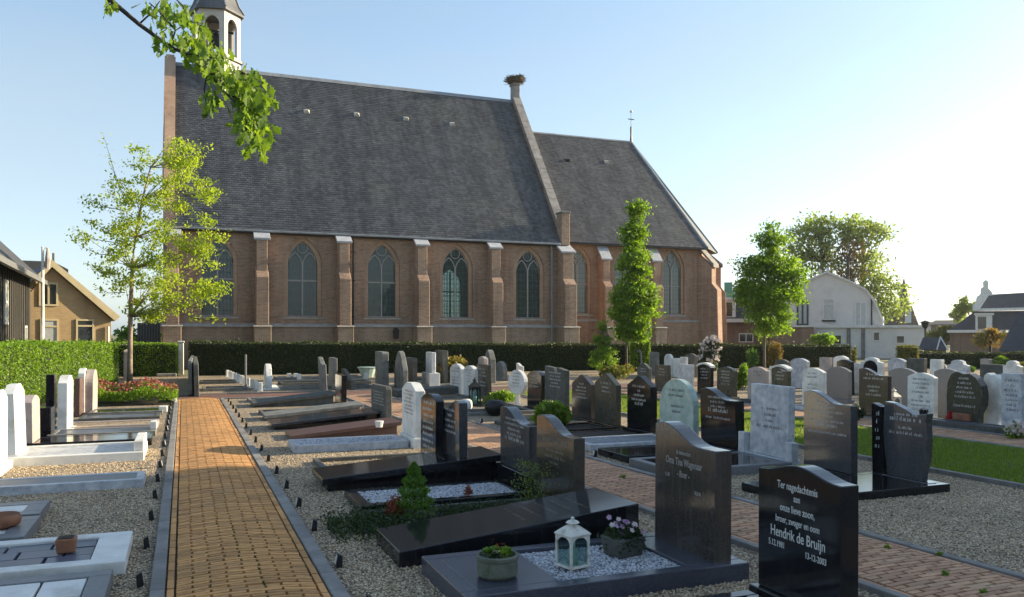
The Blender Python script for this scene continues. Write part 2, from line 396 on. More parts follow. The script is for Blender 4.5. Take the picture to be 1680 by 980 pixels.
L['dark'] = leafmat('dark green leaves', [(.018, .035, .012), (.03, .055, .018), (.05, .075, .025)], .3)
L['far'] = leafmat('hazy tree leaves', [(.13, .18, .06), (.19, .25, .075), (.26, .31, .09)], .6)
L['orange'] = leafmat('orange brown leaves', [(.26, .15, .04), (.22, .17, .04), (.17, .18, .04)], .4, (1.3, 1.1, .6))
L['gold'] = leafmat('golden green leaves', [(.15, .16, .025), (.12, .16, .025), (.26, .20, .03)], .4, (1.2, 1.1, .6))
L['conifer'] = leafmat('bright conifer needles', [(.05, .12, .015), (.10, .20, .025), (.15, .27, .04)], .35)
L['pinkfl'] = leafmat('pink blossom', [(.30, .05, .06), (.36, .09, .10), (.30, .17, .07), (.16, .16, .04)], .3, (1.1, .9, .9))
L['red'] = leafmat('red brown foliage', [(.20, .04, .02), (.28, .07, .03), (.12, .05, .02)], .3, (1.2, .9, .6))
L['whitefl'] = leafmat('white blossom', [(.7, .66, .62), (.75, .6, .6), (.6, .55, .5)], .3, (1, 1, 1))
L['lilac'] = leafmat('lilac blossom', [(.45, .25, .45), (.6, .45, .62), (.30, .12, .28)], .3, (1, 1, 1))
L['grass'] = leafmat('grass blades', [(.10, .16, .022), (.15, .22, .03), (.22, .27, .05)], .4)
# ------------------------------------------------------------------ ground, paths, lawn
def sheet(name, pts, z, m, label=None):
    b = MB(); b.add([(x, y, z) for x, y in pts], [tuple(range(len(pts)))])
    return b.build(name, m, kind='structure')
K['gravel'] = gravelmat('mixed pea gravel', [(.50, .36, .22), (.74, .55, .35), (.30, .215, .13), (.85, .68, .46), (.58, .42, .28), (.40, .28, .17), (.76, .60, .42), (.16, .12, .08), (.92, .78, .58)], 56)
K['earth'] = mat('earth and rough grass', (.15, .16, .07), (.18, .15, .09), 2, rough=.95, bump=.5, bscale=20)
K['turf'] = mat('mown turf', (.055, .10, .018), (.09, .14, .022), 9, rough=.95, bump=.6, bscale=120)
sheet('ground', [(-700, -200), (1200, -200), (1200, 1500), (-700, 1500)], -.03, K['earth'])
sheet('gravel_ground', [(-9, -10), (26, -10), (40, 33.6), (-2.2, 33.8), (-3.4, 19)], 0.0, K['gravel'])

P1X0, P1X1, P1Y0, P1Y1 = -.10, .83, 1.5, 21.4
P2X0, P2X1 = 3.80, 4.78
P3X0, P3X1 = 10.85, 11.80
def p2shift(y): return max(0, (9.0 - y)) * .045           # the second path bends a little near the camera

def brick_mesh(l, w, h, m, sag=.0015):
    b = MB(); g = .004
    b.hexa([(-l/2, -w/2, -h), (l/2, -w/2, -h), (l/2, w/2, -h), (-l/2, w/2, -h)],
           [(-l/2+g, -w/2+g, 0), (l/2-g, -w/2+g, 0), (l/2-g, w/2-g, 0), (-l/2+g, w/2-g, 0)], 0.0)
    return b.mesh('brick', m)
def paving(name, x0, x1, y0, y1, m, limit, shift=lambda y: 0.0, crown=.02, label=None, pitch=.0525, bl=.205, ynear=4.9):
    """running-bond brick path with a soldier brick edge; the bricks nearest the camera are objects, the rest one joined part"""
    org = ((x0 + x1) / 2, y0, 0)
    b = MB()
    n = int((y1 - y0) / 1.0)
    for i in range(n):
        ya, yb = y0 + (y1 - y0) * i / n, y0 + (y1 - y0) * (i + 1) / n
        sa, sb = shift(ya), shift(yb)
        b.add([(x0 + sa, ya, .006), (x1 + sa, ya, .006), (x1 + sb, yb, .006), (x0 + sb, yb, .006)], [(0, 1, 2, 3)])
    root = b.build(name, K['joint'], kind='structure')
    spots = []                                   # x, y, length, turned, z
    edge = .055
    ix0, ix1 = x0 + edge, x1 - edge
    nb = round((ix1 - ix0) / bl); step = (ix1 - ix0) / nb
    row = 0; y = y0 + pitch / 2
    while y < y1:
        dx = R.uniform(-.007, .007)
        if row % 2 == 0:
            segs = [(ix0 + step * k, ix0 + step * (k + 1)) for k in range(nb)]
        else:
            segs = [(ix0, ix0 + step / 2)] + [(ix0 + step * (k + .5), ix0 + step * (k + 1.5)) for k in range(nb - 1)] + [(ix1 - step / 2, ix1)]
        for a, c in segs:
            if a > ix0: a += dx
            if c < ix1: c += dx
            spots.append(((a + c) / 2, y, c - a - .009, 0))
        row += 1; y += pitch
    y = y0 + .1
    while y < y1:
        for xx in (x0 + edge / 2, x1 - edge / 2): spots.append((xx, y, .204, 1))
        y += .212
    def zof(x):
        u = (x - (x0 + x1) / 2) / ((x1 - x0) / 2)
        return .022 + crown * (1 - u * u)
    spots.sort(key=lambda s: s[1] if s[1] > ynear else 100 - s[1])
    full = brick_mesh(.197, .0475, .045, m); half = brick_mesh(.094, .0475, .045, m)
    j = MB()
    for i, (x, y, ln, turn) in enumerate(spots):
        if depth(x, y) < 1.0: continue
        z = zof(x) + R.uniform(-.0022, .0022) - (.004 if R.random() < .04 else 0)
        sx = x + shift(y); ry = 0.0
        u = (x - (x0 + x1) / 2) / ((x1 - x0) / 2); ry = math.atan(2 * crown * u / ((x1 - x0) / 2))
        rz = math.atan(shift(y + .5) - shift(y - .5)) * -1
        yaw = (math.pi / 2 if turn else 0) + rz + R.uniform(-.006, .006)
        if i < limit:
            o = bpy.data.objects.new('brick', full if ln > .13 else half)
            o.location = (sx, y, z); o.rotation_euler = (R.uniform(-.01, .01), ry if not turn else 0, yaw)
            if ln > .13: o.scale = (ln / .197, 1, 1)
            link(o, root)
        else:
            c, s = math.cos(yaw), math.sin(yaw); hl, hw, g = ln / 2, .0237, .004
            def pt(a, bb, zz): return (sx + a * c - bb * s, y + a * s + bb * c, zz - (0 if turn else math.sin(ry) * a))
            j.add([pt(-hl, -hw, .004), pt(hl, -hw, .004), pt(hl, hw, .004), pt(-hl, hw, .004),
                   pt(-hl+g, -hw+g, z), pt(hl-g, -hw+g, z), pt(hl-g, hw-g, z), pt(-hl+g, hw-g, z)],
                  [(4,5,6,7),(0,1,5,4),(1,2,6,5),(2,3,7,6),(3,0,4,7)])
    j.build('brickwork', m, root, kind='stuff')
    return root
def kerb(root, xa, xb, y0, y1, shift=lambda y: 0.0, top=.035, step=1.0):
    y = y0
    while y < y1 - .05:
        ye = min(y + step, y1); s0, s1 = shift(y), shift(ye)
        z = top + R.uniform(-.003, .003)
        b = MB(); g = .004
        b.hexa([(xa+s0, y+g, -.02), (xb+s0, y+g, -.02), (xb+s1, ye-g, -.02), (xa+s1, ye-g, -.02)],
               [(xa+s0, y+g, z), (xb+s0, y+g, z), (xb+s1, ye-g, z), (xa+s1, ye-g, z)])
        if root: b.build('kerb_stone', K['concrete'], root, bevel=.005)
        y = ye
p1 = paving('brick_path', P1X0, P1X1, P1Y0, P1Y1, K['clay'], 300, crown=.034)
kerb(p1, P1X0 - .09, P1X0 - .005, P1Y0, P1Y1); kerb(p1, P1X1 + .005, P1X1 + .10, P1Y0, P1Y1)
p2 = paving('brick_path', P2X0, P2X1, 1.6, 21.3, K['redclay'], 300, shift=p2shift, crown=.012, ynear=3.5)
kerb(p2, P2X0 - .07, P2X0 - .005, 1.6, 21.3, p2shift); kerb(p2, P2X1 + .005, P2X1 + .08, 1.6, 21.3, p2shift)
p3 = paving('brick_path', P3X0, P3X1, 5.0, 21.3, K['redclay'], 0, crown=.01)
kerb(p3, P3X0 - .09, P3X0 - .005, 5.0, 21.3); kerb(p3, P3X1 + .005, P3X1 + .09, 5.0, 21.3)
K['crossbrick'] = brickmat('cross path brick', (.26, .10, .075), (.19, .075, .06), (.06, .045, .035), horiz=True)
cp = MB(); cp.box(-1.9, 30, 21.42, 22.9, -.02, .02); cp = cp.build('cross_path', K['crossbrick'], kind='structure')
for yy in (21.36, 22.92):
    x = -1.9
    while x < 20:
        b = MB(); b.box(x + .004, x + .996, yy - .04 if yy > 22 else yy - .0, yy + .06, -.02, .036); b.build('kerb_stone', K['concrete'], cp, bevel=.005); x += 1.0
lawn = sheet('lawn', [(8.1, -2), (10.7, -2), (10.7, 21.0), (8.1, 21.0)], .012, K['turf'])
kb = MB(); y = -2
while y < 21:
    b = MB(); b.box(8.02, 8.09, y + .004, y + .996, -.02, .05); b.build('kerb_stone', K['concrete'], lawn, bevel=.005); y += 1.0
def blades(name, x0, x1, y0, y1, n, h, parent=None, m=None, z=.012):
    x = NP.uniform(x0, x1, n); y = y0 + (y1 - y0) * NP.random(n) ** 1.3
    a = NP.uniform(0, 6.28, n); hh = h * NP.uniform(.5, 1.2, n); w = .006 + .002 * NP.random(n)
    lx = NP.normal(0, .35, n) * hh; ly = NP.normal(0, .35, n) * hh
    V = np.empty((n, 3, 3)); c, s = np.cos(a) * w, np.sin(a) * w
    V[:, 0] = np.stack([x - c, y - s, np.full(n, z)], 1); V[:, 1] = np.stack([x + c, y + s, np.full(n, z)], 1)
    V[:, 2] = np.stack([x + lx, y + ly, z + hh], 1)
    return fastmesh(name, V.reshape(-1, 3), np.arange(3 * n).reshape(n, 3), m or L['grass'], parent=parent, kind='stuff')
g_ = blades('grass', 8.1, 10.7, 3.0, 21.0, 70000, .045); g_['label'] = 'short green lawn grass in the strip between two rows of graves'; g_['category'] = 'grass'

# loose pebbles lying on the gravel near the camera
K['pebble'] = None
def pebbles(name, spots, m, smin, smax, parent=None, label=None):
    n = len(spots); P0 = np.asarray(spots)
    o = np.array([(1,0,0),(0,1,0),(-1,0,0),(0,-1,0),(0,0,1),(0,0,-1)], float)
    s = NP.uniform(smin, smax, (n, 3)); s[:, 2] *= .65
    a = NP.uniform(0, 6.28, n); c, sn = np.cos(a), np.sin(a)
    v = o[None] * s[:, None]
    vx = v[..., 0] * c[:, None] - v[..., 1] * sn[:, None]; vy = v[..., 0] * sn[:, None] + v[..., 1] * c[:, None]
    V = np.stack([vx, vy, v[..., 2]], -1) + P0[:, None]
    f = np.array([(0,1,4),(1,2,4),(2,3,4),(3,0,4),(1,0,5),(2,1,5),(3,2,5),(0,3,5)])
    Fc = f[None] + (np.arange(n) * 6)[:, None, None]
    ob = fastmesh(name, V.reshape(-1, 3), Fc.reshape(-1, 3), m, rnd=np.repeat(NP.random(n), 8), parent=parent, kind='stuff')
    ob.data.shade_smooth()
    if label: ob['label'] = label
    return ob
def pebmat(name, cols):
    m, n, l, out = nodes(name)
    a = n.new('ShaderNodeAttribute'); a.attribute_name = 'rnd'
    cr = n.new('ShaderNodeValToRGB'); e = cr.color_ramp.elements; e[0].color = c4(cols[0]); e[1].color = c4(cols[-1])
    for i, c in enumerate(cols[1:-1]):
        k = e.new((i + 1) / (len(cols) - 1)); k.color = c4(c)
    l.new(a.outputs['Fac'], cr.inputs[0])
    b = n.new('ShaderNodeBsdfPrincipled'); b.inputs['Roughness'].default_value = .75; l.new(cr.outputs[0], b.inputs['Base Color']); l.new(b.outputs[0], out.inputs[0])
    return m
K['pebble'] = pebmat('pebble', [(.36, .27, .165), (.60, .47, .31), (.24, .185, .12), (.70, .57, .40), (.45, .35, .24), (.78, .67, .50), (.46, .31, .17)])
K['chip'] = pebmat('marble chip', [(.65, .66, .70), (.42, .43, .5), (.8, .8, .82), (.3, .31, .35), (.72, .72, .75)])
sp = []
def sow(x0, x1, y0, y1, dens):
    for _ in range(int((x1 - x0) * (y1 - y0) * dens)):
        sp.append((R.uniform(x0, x1), R.uniform(y0, y1), R.uniform(.001, .006)))
sow(.97, 3.7, 3.6, 6.5, 2300); sow(.97, 3.7, 6.5, 9.5, 1100); sow(-3.2, -.22, 5.0, 9.5, 1300); sow(-3.5, -.22, 9.5, 12.6, 700)
sow(5.1, 8.0, 2.6, 7, 1500); sow(5.0, 8.0, 7, 11, 600); sow(.97, 3.6, 9.5, 12, 700); sow(11.9, 14.5, 7, 11, 400)
g_ = pebbles('gravel', sp, K['pebble'], .0055, .0115, label='brown and grey pea gravel spread around the graves'); g_['category'] = 'gravel'

# ------------------------------------------------------------------ leaves, trees, hedges
def leafcloud(name, cen, size, m, parent=None, kind=None, up=.3, aspect=.55, rnd=None, **k):
    cen = np.asarray(cen, float); n = len(cen)
    a = NP.normal(size=(n, 3)); a[:, 2] -= up; a /= np.linalg.norm(a, axis=1)[:, None]
    b = NP.normal(size=(n, 3)); b -= (b * a).sum(1)[:, None] * a; b /= np.linalg.norm(b, axis=1)[:, None]
    s = (size * NP.uniform(.6, 1.35, n))[:, None]; w = s * aspect
    nn = np.cross(a, b) * s * .12
    V = np.stack([cen - a * s * .5, cen + b * w * .5 + nn, cen + a * s * .5, cen - b * w * .5 + nn], 1)
    return fastmesh(name, V.reshape(-1, 3), np.arange(4 * n).reshape(n, 4), m, rnd=rnd, parent=parent, kind=kind, **k)
def clump_points(lobes, nclump, nleaf, cr, shell=.55):
    """lobes: (centre, (rx,ry,rz), weight) -> clump centres and leaf centres"""
    w = np.array([l[2] for l in lobes], float); w /= w.sum()
    cl = []
    for i in NP.choice(len(lobes), nclump, p=w):
        c, r, _ = lobes[i]
        d = NP.normal(size=3); d /= np.linalg.norm(d)
        cl.append(np.array(c) + d * np.array(r) * (shell + (1 - shell) * NP.random()) )
    cl = np.array(cl)
    sz = NP.uniform(.5, 1.3, nclump)
    idx = NP.choice(nclump, nclump * nleaf, p=sz ** 2 / (sz ** 2).sum())
    p = cl[idx] + NP.normal(size=(len(idx), 3)) * (cr * sz[idx])[:, None] * np.array([1, 1, .6])
    return cl, p, idx
def tree(label, base, trunk, lobes, nclump, nleaf, cr, lsize, lm, bm, r0, group=None, branches=14, cat='tree', name='tree', shell=.55):
    """trunk: points above base; lobes in world coordinates"""
    t = thing(name, label, cat, base, group=group)
    B = Vector(base)
    b = MB()
    pts = [Vector((0, 0, -.1))] + [Vector(p) - B for p in trunk]
    rr = [r0 * (1 - .75 * i / (len(pts) - 1)) for i in range(len(pts))]
    b.tube(pts, rr, 9); b.build('trunk', bm, t, smooth=True)
    cl, p, idx = clump_points(lobes, nclump, nleaf, cr, shell)
    b = MB()
    for c in cl[:branches * 3]:
        c = Vector(c) - B
        cand = [q for q in pts[2:] if q.z < c.z - .1] or [pts[min(2, len(pts) - 1)]]
        s = min(cand[-4:], key=lambda q: (q - c).length)
        mid = s.lerp(c, .5) + Vector((R.uniform(-.1, .1), R.uniform(-.1, .1), R.uniform(-.12, .05))) * (c - s).length
        w = r0 * .22
        b.tube([s, mid, c], [w, w * .55, w * .2], 5)
    if b.v: b.build('branch', bm, t, smooth=True, kind='stuff')
    cv = NP.random(nclump) * .5
    rnd = np.clip(cv[idx] + NP.random(len(idx)) * .5, 0, .999)
    leafcloud('crown', p - np.array(B), lsize, lm, t, rnd=rnd)
    return t
def lobe(px, py, t, rpx, rpy, w=1.0, rd=None):
    c = C3(px, py, t); r = rpx / FPX * t
    return (tuple(c), (r, rd or r, rpy / FPX * t), w)

def hedge(label, x0, y0, x1, y1, h, th, nper, m, cat='hedge', lsize=.05, h1=None, group=None):
    h1 = h1 or h
    ln = math.hypot(x1 - x0, y1 - y0); ang = math.atan2(y1 - y0, x1 - x0)
    t = thing('hedge', label, cat, (x0, y0, 0), ang, group)
    b = MB(); nseg = max(2, int(ln / .6)); e = .05
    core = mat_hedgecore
    vs = []; 
    for i in range(nseg + 1):
        x = ln * i / nseg; hh = h + (h1 - h) * i / nseg
        x = min(max(x, e), ln - e)
        for (yy, zz) in ((e, 0), (e, hh - e), (th - e, hh - e), (th - e, 0)):
            vs.append((x, yy + R.uniform(-.015, .015), zz + R.uniform(-.015, .015)))
    fs = []
    for i in range(nseg):
        o = i * 4
        for a, c in ((0, 1), (1, 2), (2, 3)): fs.append((o + a, o + c, o + 4 + c, o + 4 + a))
    fs += [(0, 1, 2, 3), tuple(nseg * 4 + k for k in (3, 2, 1, 0))]
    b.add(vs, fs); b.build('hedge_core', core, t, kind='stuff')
    n = int(ln * h * nper); n2 = int(ln * th * nper * .8); n3 = int(th * h * nper)
    x = NP.uniform(0, ln, n); A = np.stack([x, NP.normal(0, .018, n) + .035 * np.sin(x * 5.1) * .5, NP.random(n) * (h + (h1 - h) * x / ln)], 1)
    x2 = NP.uniform(0, ln, n2); Bt = np.stack([x2, NP.uniform(0, th, n2), h + (h1 - h) * x2 / ln + NP.normal(0, .022, n2) + .02 * np.sin(x2 * 3)], 1)
    E = [np.stack([np.full(n3, xx) + NP.normal(0, .02, n3), NP.uniform(0, th, n3), NP.random(n3) * hh], 1) for xx, hh in ((0, h), (ln, h1))]
    ns = int(ln * 26); x3 = NP.uniform(0, ln, ns)                     # stray shoots above and before the clipped faces
    S1 = np.stack([x3, NP.uniform(0, th, ns), h + (h1 - h) * x3 / ln + np.abs(NP.normal(0, .05, ns))], 1); S2 = np.stack([x3, -np.abs(NP.normal(0, .035, ns)), NP.random(ns) ** .5 * h], 1)
    allp = np.concatenate([A, Bt, S1, S2] + E); allp[:, 2] += (.022 * np.sin(allp[:, 0] * 1.7) + .015 * np.sin(allp[:, 0] * 4.3 + 1)) * (allp[:, 2] > h * .7)
    leafcloud('foliage', allp, lsize, m, t, kind='stuff', aspect=.6)
    return t
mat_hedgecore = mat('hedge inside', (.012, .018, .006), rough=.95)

def bush(label, px, py, top, wpx, m, n=500, ls=.035, cat='bush', name='bush', fl=None, nfl=0, fls=.03, z0=0.0, group=None, lumpy=.25):
    x, y = P(px, py, z0); t_ = depth(x, y); w = wpx / FPX * t_ / 2; h = (py - top) / FPX * t_
    t = thing(name, label, cat, (x, y, z0), group=group)
    k = 9; cl = []
    for i in range(k):
        a = R.uniform(0, 6.28); q = R.uniform(.2, .62)
        cl.append((math.cos(a) * w * q, math.sin(a) * w * q, h * R.uniform(.3, .72)))
    cl.append((0, 0, h * .62)); cl = np.array(cl)
    ii = NP.choice(len(cl), n); d = NP.normal(size=(n, 3)); d /= np.linalg.norm(d, axis=1)[:, None]
    p = cl[ii] + d * np.array([w * .5, w * .5, h * .36]) * NP.uniform(.5, 1, (n, 1)); p[:, 2] = np.clip(p[:, 2], .01, h)
    leafcloud('foliage', p, ls, m, t, up=-.2)
    b = MB()
    for i in range(5):
        c = cl[i]; b.tube([(0, 0, -.02), (c[0] * .5, c[1] * .5, c[2] * .5), tuple(c)], [.012, .008, .004], 4)
    b.build('stem', K['bark'], t, kind='stuff')
    if nfl:
        ii = NP.choice(len(cl), nfl); d = NP.normal(size=(nfl, 3)); d[:, 2] = np.abs(d[:, 2]); d[:, 1] -= .4; d /= np.linalg.norm(d, axis=1)[:, None]
        p = cl[ii] + d * np.array([w * .55, w * .55, h * .42])
        leafcloud('blossom', p, fls, fl, t, aspect=.9)
    return t
# ------------------------------------------------------------------ the church
K['chbrick'] = brickmat('church brick', (.43, .24, .145), (.22, .125, .085), (.40, .32, .245), stain=(.66, .66, .67), stscale=.5)
K['chbrick2'] = brickmat('plinth brick', (.36, .225, .15), (.24, .155, .11), (.38, .32, .25), stain=(.65, .65, .65), stscale=.6)
K['archbrick'] = brickmat('arch brick', (.48, .28, .17), (.38, .22, .14), (.42, .34, .26), stain=(.75, .7, .7))
K['chanbrick'] = brickmat('chancel brick', (.42, .225, .135), (.26, .14, .095), (.40, .31, .24), stain=(.7, .65, .62), stscale=.5)
K['slateroof'] = mat('roof slate', (.125, .127, .137), (.085, .088, .098), 1.2, rough=.62, bump=.25, bscale=60, stain=(.14, .138, .135), stscale=.35, streak=.6, per=.26, spec=.4)
K['slatebase'] = mat('roof boarding', (.04, .042, .05), rough=.8)
K['lead'] = mat('lead flashing', (.26, .28, .30), (.19, .20, .22), 2, rough=.5)
K['capstone'] = mat('pale cap slab', (.45, .46, .49), (.34, .35, .38), 4, rough=.6, bump=.1)
K['sillstone'] = mat('weathered sill stone', (.40, .37, .33), (.28, .26, .24), 3, rough=.8, bump=.2)
K['coping'] = mat('coping stone', (.27, .25, .24), (.19, .18, .17), 3, rough=.8, bump=.2, stain=(.13, .12, .115), per=.12)
K['tracery'] = mat('stone tracery', (.36, .34, .31), (.28, .265, .25), 5, rough=.8)
K['glass'] = glassmat('leaded glass', (.028, .050, .048), .0, (.16, .30))
K['glassthru'] = glassmat('leaded see-through glass', (.08, .12, .115), .5, (.22, .30))
K['glasspale'] = glassmat('pale leaded glass', (.13, .16, .15), .0, (.16, .28))
K['inside'] = mat('dim church interior', (.10, .095, .085), rough=.9)

def arch_pts(xc, hw, zb, zs, za, n=9):
    r = za - zs; Rr = (r * r + hw * hw) / (2 * hw)
    out = [(xc - hw, zb)]
    a1 = math.asin(min(1, r / Rr))
    for i in range(n + 1):
        a = a1 * i / n
        out.append((xc - hw + Rr - Rr * math.cos(a), zs + Rr * math.sin(a)))
    left = out
    right = [(2 * xc - x, z) for x, z in reversed(left)]
    return left + right[1:]
def arched_wall(b, xa, xb, z0, z1, y, wins, depth_, T=lambda x, y, z: (x, y, z)):
    """a wall face with openings given as (xc,hw,zb,zs,za), reveals going back by depth_"""
    cuts = [xa]
    for i in range(len(wins) - 1): cuts.append((wins[i][0] + wins[i][1] + wins[i+1][0] - wins[i+1][1]) / 2)
    cuts.append(xb)
    for i, (xc, hw, zb, zs, za) in enumerate(wins):
        a, c = cuts[i], cuts[i + 1]
        o = arch_pts(xc, hw, zb, zs, za)
        q = lambda p: b.add([T(x, y, z) for x, z in p], [tuple(range(len(p)))])
        q([(a, z0), (xc - hw, z0), (xc - hw, z1), (a, z1)]); q([(xc + hw, z0), (c, z0), (c, z1), (xc + hw, z1)])
        q([(xc - hw, z0), (xc + hw, z0), (xc + hw, zb), (xc - hw, zb)])
        for (x0, w0), (x1, w1) in zip(o, o[1:]):
            if x1 - x0 > 1e-5: q([(x0, w0), (x1, w1), (x1, z1), (x0, z1)])
        for (x0, w0), (x1, w1) in zip(o, o[1:] + o[:1]):
            b.add([T(x0, y, w0), T(x1, y, w1), T(x1, y + depth_, w1), T(x0, y + depth_, w0)], [(0, 1, 2, 3)])
def ring(b, outer, inner, y, back, T=lambda x, y, z: (x, y, z)):
    for (p, p2), (q, q2) in zip(zip(outer, outer[1:]), zip(inner, inner[1:])):
        b.add([T(p[0], y, p[1]), T(p2[0], y, p2[1]), T(q2[0], y, q2[1]), T(q[0], y, q[1])], [(0, 1, 2, 3)])
        b.add([T(q[0], y, q[1]), T(q2[0], y, q2[1]), T(q2[0], y + back, q2[1]), T(q[0], y + back, q[1])], [(0, 1, 2, 3)])

ch = thing('church', 'long brick church with steep slate roof, pointed windows and small belfry', 'church', (0, 0, 0))
NY, NH, EZ, RZ, RY = 41.0, 55.0, 6.85, 16.1, 48.0
NX0, NX1 = -.85, 19.12
def window(xc, y, hw, zb, zs, za, glass, transom):
    w = thing('window', None, None)
    w.parent = ch
    o1 = arch_pts(xc, hw + .20, zb, zs, za + .20); o2 = arch_pts(xc, hw, zb, zs, za)
    b = MB(); ring(b, o1, o2, y + .10, .16); b.build('surround', K['archbrick'], w)
    g = MB(); g.add([(x, y + .25, z) for x, z in o2], [tuple(range(len(o2)))]); g.build('glass', glass, w)
    m = .035; yy = y + .19; b = MB()
    ht = zs - .05
    b.box(xc - m, xc + m, yy, yy + .05, zb, ht + .1); 
    if transom: b.box(xc - hw, xc - m - .002, yy + .005, yy + .045, transom, transom + .07); b.box(xc + m + .002, xc + hw, yy + .005, yy + .045, transom, transom + .07)
    b.build('mullion', K['tracery'], w)
    b = MB()
    def bar(p, q, wd=.05):
        d = Vector((q[0] - p[0], q[1] - p[1])); 
        if d.length < 1e-4: return
        nrm = Vector((-d.y, d.x)).normalized() * wd / 2
        b.prism([(p[0]-nrm.x, p[1]-nrm.y), (q[0]-nrm.x, q[1]-nrm.y), (q[0]+nrm.x, q[1]+nrm.y), (p[0]+nrm.x, p[1]+nrm.y)], 'y', yy + .002, yy + .048)
    for s in (-1, 1):                                           # two lancets and the quatrefoil above
        pts = arch_pts(xc + s * hw / 2, hw / 2 - .01, ht, ht, ht + hw * .95, 5)[1:-1]
        for p, q in zip(pts, pts[1:]): bar(p, q)
        rim = arch_pts(xc, hw - .02, zs, zs, za - .02, 8)[1:-1]
    for p, q in zip(rim, rim[1:]): bar(p, q, .045)
    k = ht + hw * 1.25; r_ = hw * .36
    for i in range(8):
        a, c = math.pi * i / 4, math.pi * (i + 1) / 4
        bar((xc + r_ * math.cos(a), k + r_ * math.sin(a)), (xc + r_ * math.cos(c), k + r_ * math.sin(c)), .04)
    b.build('tracery', K['tracery'], w)
    b = MB(); b.hexa([(xc-hw-.24, y-.05, zb-.13), (xc+hw+.24, y-.05, zb-.13), (xc+hw+.24, y+.20, zb-.13), (xc-hw-.24, y+.20, zb-.13)],
                     [(xc-hw-.24, y-.05, zb-.06), (xc+hw+.24, y-.05, zb-.06), (xc+hw+.24, y+.20, zb+.04), (xc-hw-.24, y+.20, zb+.04)])
    b.build('sill', K['sillstone'], w)
WX = [1.5, 5.4, 9.3, 13.2, 17.3]
NWIN = [(x, .90, 2.45, 4.95, 6.30) for x in WX]
b = MB(); arched_wall(b, NX0, NX1 + .3, 2.0, EZ, NY, NWIN, .32)
b.box(NX0, NX1 + .3, NH, NH + .5, 0, EZ) if False else None
b.build('wall', K['chbrick'], ch)
b = MB(); b.box(NX0 - .05, NX1 + .35, NY - .12, NY + .3, 0, 1.93); b.build('plinth_wall', K['chbrick2'], ch)
b = MB(); b.hexa([(NX0-.1, NY-.2, 1.935), (NX1+.3, NY-.2, 1.935), (NX1+.3, NY-.002, 1.935), (NX0-.1, NY-.002, 1.935)],
                 [(NX0-.1, NY-.16, 2.0), (NX1+.3, NY-.16, 2.0), (NX1+.3, NY-.002, 2.1), (NX0-.1, NY-.002, 2.1)]); b.build('string_course', K['sillstone'], ch)
for i, x in enumerate(WX):
    window(x, NY, .70, 2.45, 4.95, 6.10, K['glassthru'] if i >= 3 else K['glass'], 4.15 if i < 3 else None)
# far wall with its own windows, gable walls, dim floor: the nave is hollow, one sees through two panes
b = MB(); arched_wall(b, NX0, NX1, 0, EZ, NH, [(x, .8, 2.45, 4.95, 6.1) for x in WX], .4); b.build('wall', K['inside'], ch)
for x in WX:
    b = MB(); b.add([(p, NH + .3, q) for p, q in arch_pts(x, .8, 2.45, 4.95, 6.1)], [tuple(range(22))] if False else [tuple(range(len(arch_pts(x, .8, 2.45, 4.95, 6.1))))]); b.build('glass', K['glassthru'], ch)
    b = MB(); b.box(x - .04, x + .04, NH + .15, NH + .25, 2.45, 5.9); b.box(x - .8, x - .042, NH + .16, NH + .22, 4.5, 4.58); b.box(x + .042, x + .8, NH + .16, NH + .22, 4.5, 4.58); b.build('mullion', K['tracery'], ch)
def gable(x0, x1, lift, name, m, pierx=None):
    b = MB()
    zt = lambda y: EZ + (RZ - EZ) * (1 - abs(y - RY) / (RY - NY)) + lift
    pr = [(NY - .1, 0), (NH + .1, 0), (NH + .1, zt(NH)), (RY, zt(RY)), (NY - .1, zt(NY))]
    b.prism(pr, 'x', x0, x1); return b.build(name, m, ch), zt
gable(NX0, NX0 + .42, .50, 'gable_wall', K['archbrick'])
_, zt = gable(NX1, NX1 + .38, .40, 'gable_wall', K['chbrick'])
# sloping coping stones on the gable between nave and chancel
n = 13; y0, y1 = NY + .35, RY - .15
for i in range(n):
    a, c = y0 + (y1 - y0) * i / n + .008, y0 + (y1 - y0) * (i + 1) / n - .008
    b = MB(); za, zc = zt(a), zt(c)
    b.hexa([(NX1-.05, a, za+.003), (NX1+.46, a, za+.003), (NX1+.46, c, zc+.003), (NX1-.05, c, zc+.003)],
           [(NX1-.05, a, za+.17), (NX1+.46, a, za+.17), (NX1+.46, c, zc+.17), (NX1-.05, c, zc+.17)])
    b.build('coping_stone', K['coping'], ch, bevel=.01)
b = MB(); b.prism([(y0, zt(y0) + .003), (y1, zt(y1) + .003), (y1, zt(y1) + .15), (y0, zt(y0) + .15)], 'x', NX0 - .06, NX0 + .48); b.build('coping', K['archbrick'], ch)
b = MB(); b.box(NX1 - .04, NX1 + .44, NY - .35, NY + .34, 6.42, 8.15); b.build('pier', K['chbrick'], ch, bevel=.02)
b = MB(); b.box(NX1 - .08, NX1 + .48, NY - .4, NY + .4, 8.153, 8.26); b.build('pier_cap', K['coping'], ch, bevel=.02)
b = MB(); b.box(NX1 - .02, NX1 + .40, RY - .28, RY + .28, 16.2, 17.10); b.box(NX1 - .07, NX1 + .45, RY - .34, RY + .34, 17.103, 17.24); b.build('pier', K['coping'], ch, bevel=.02)
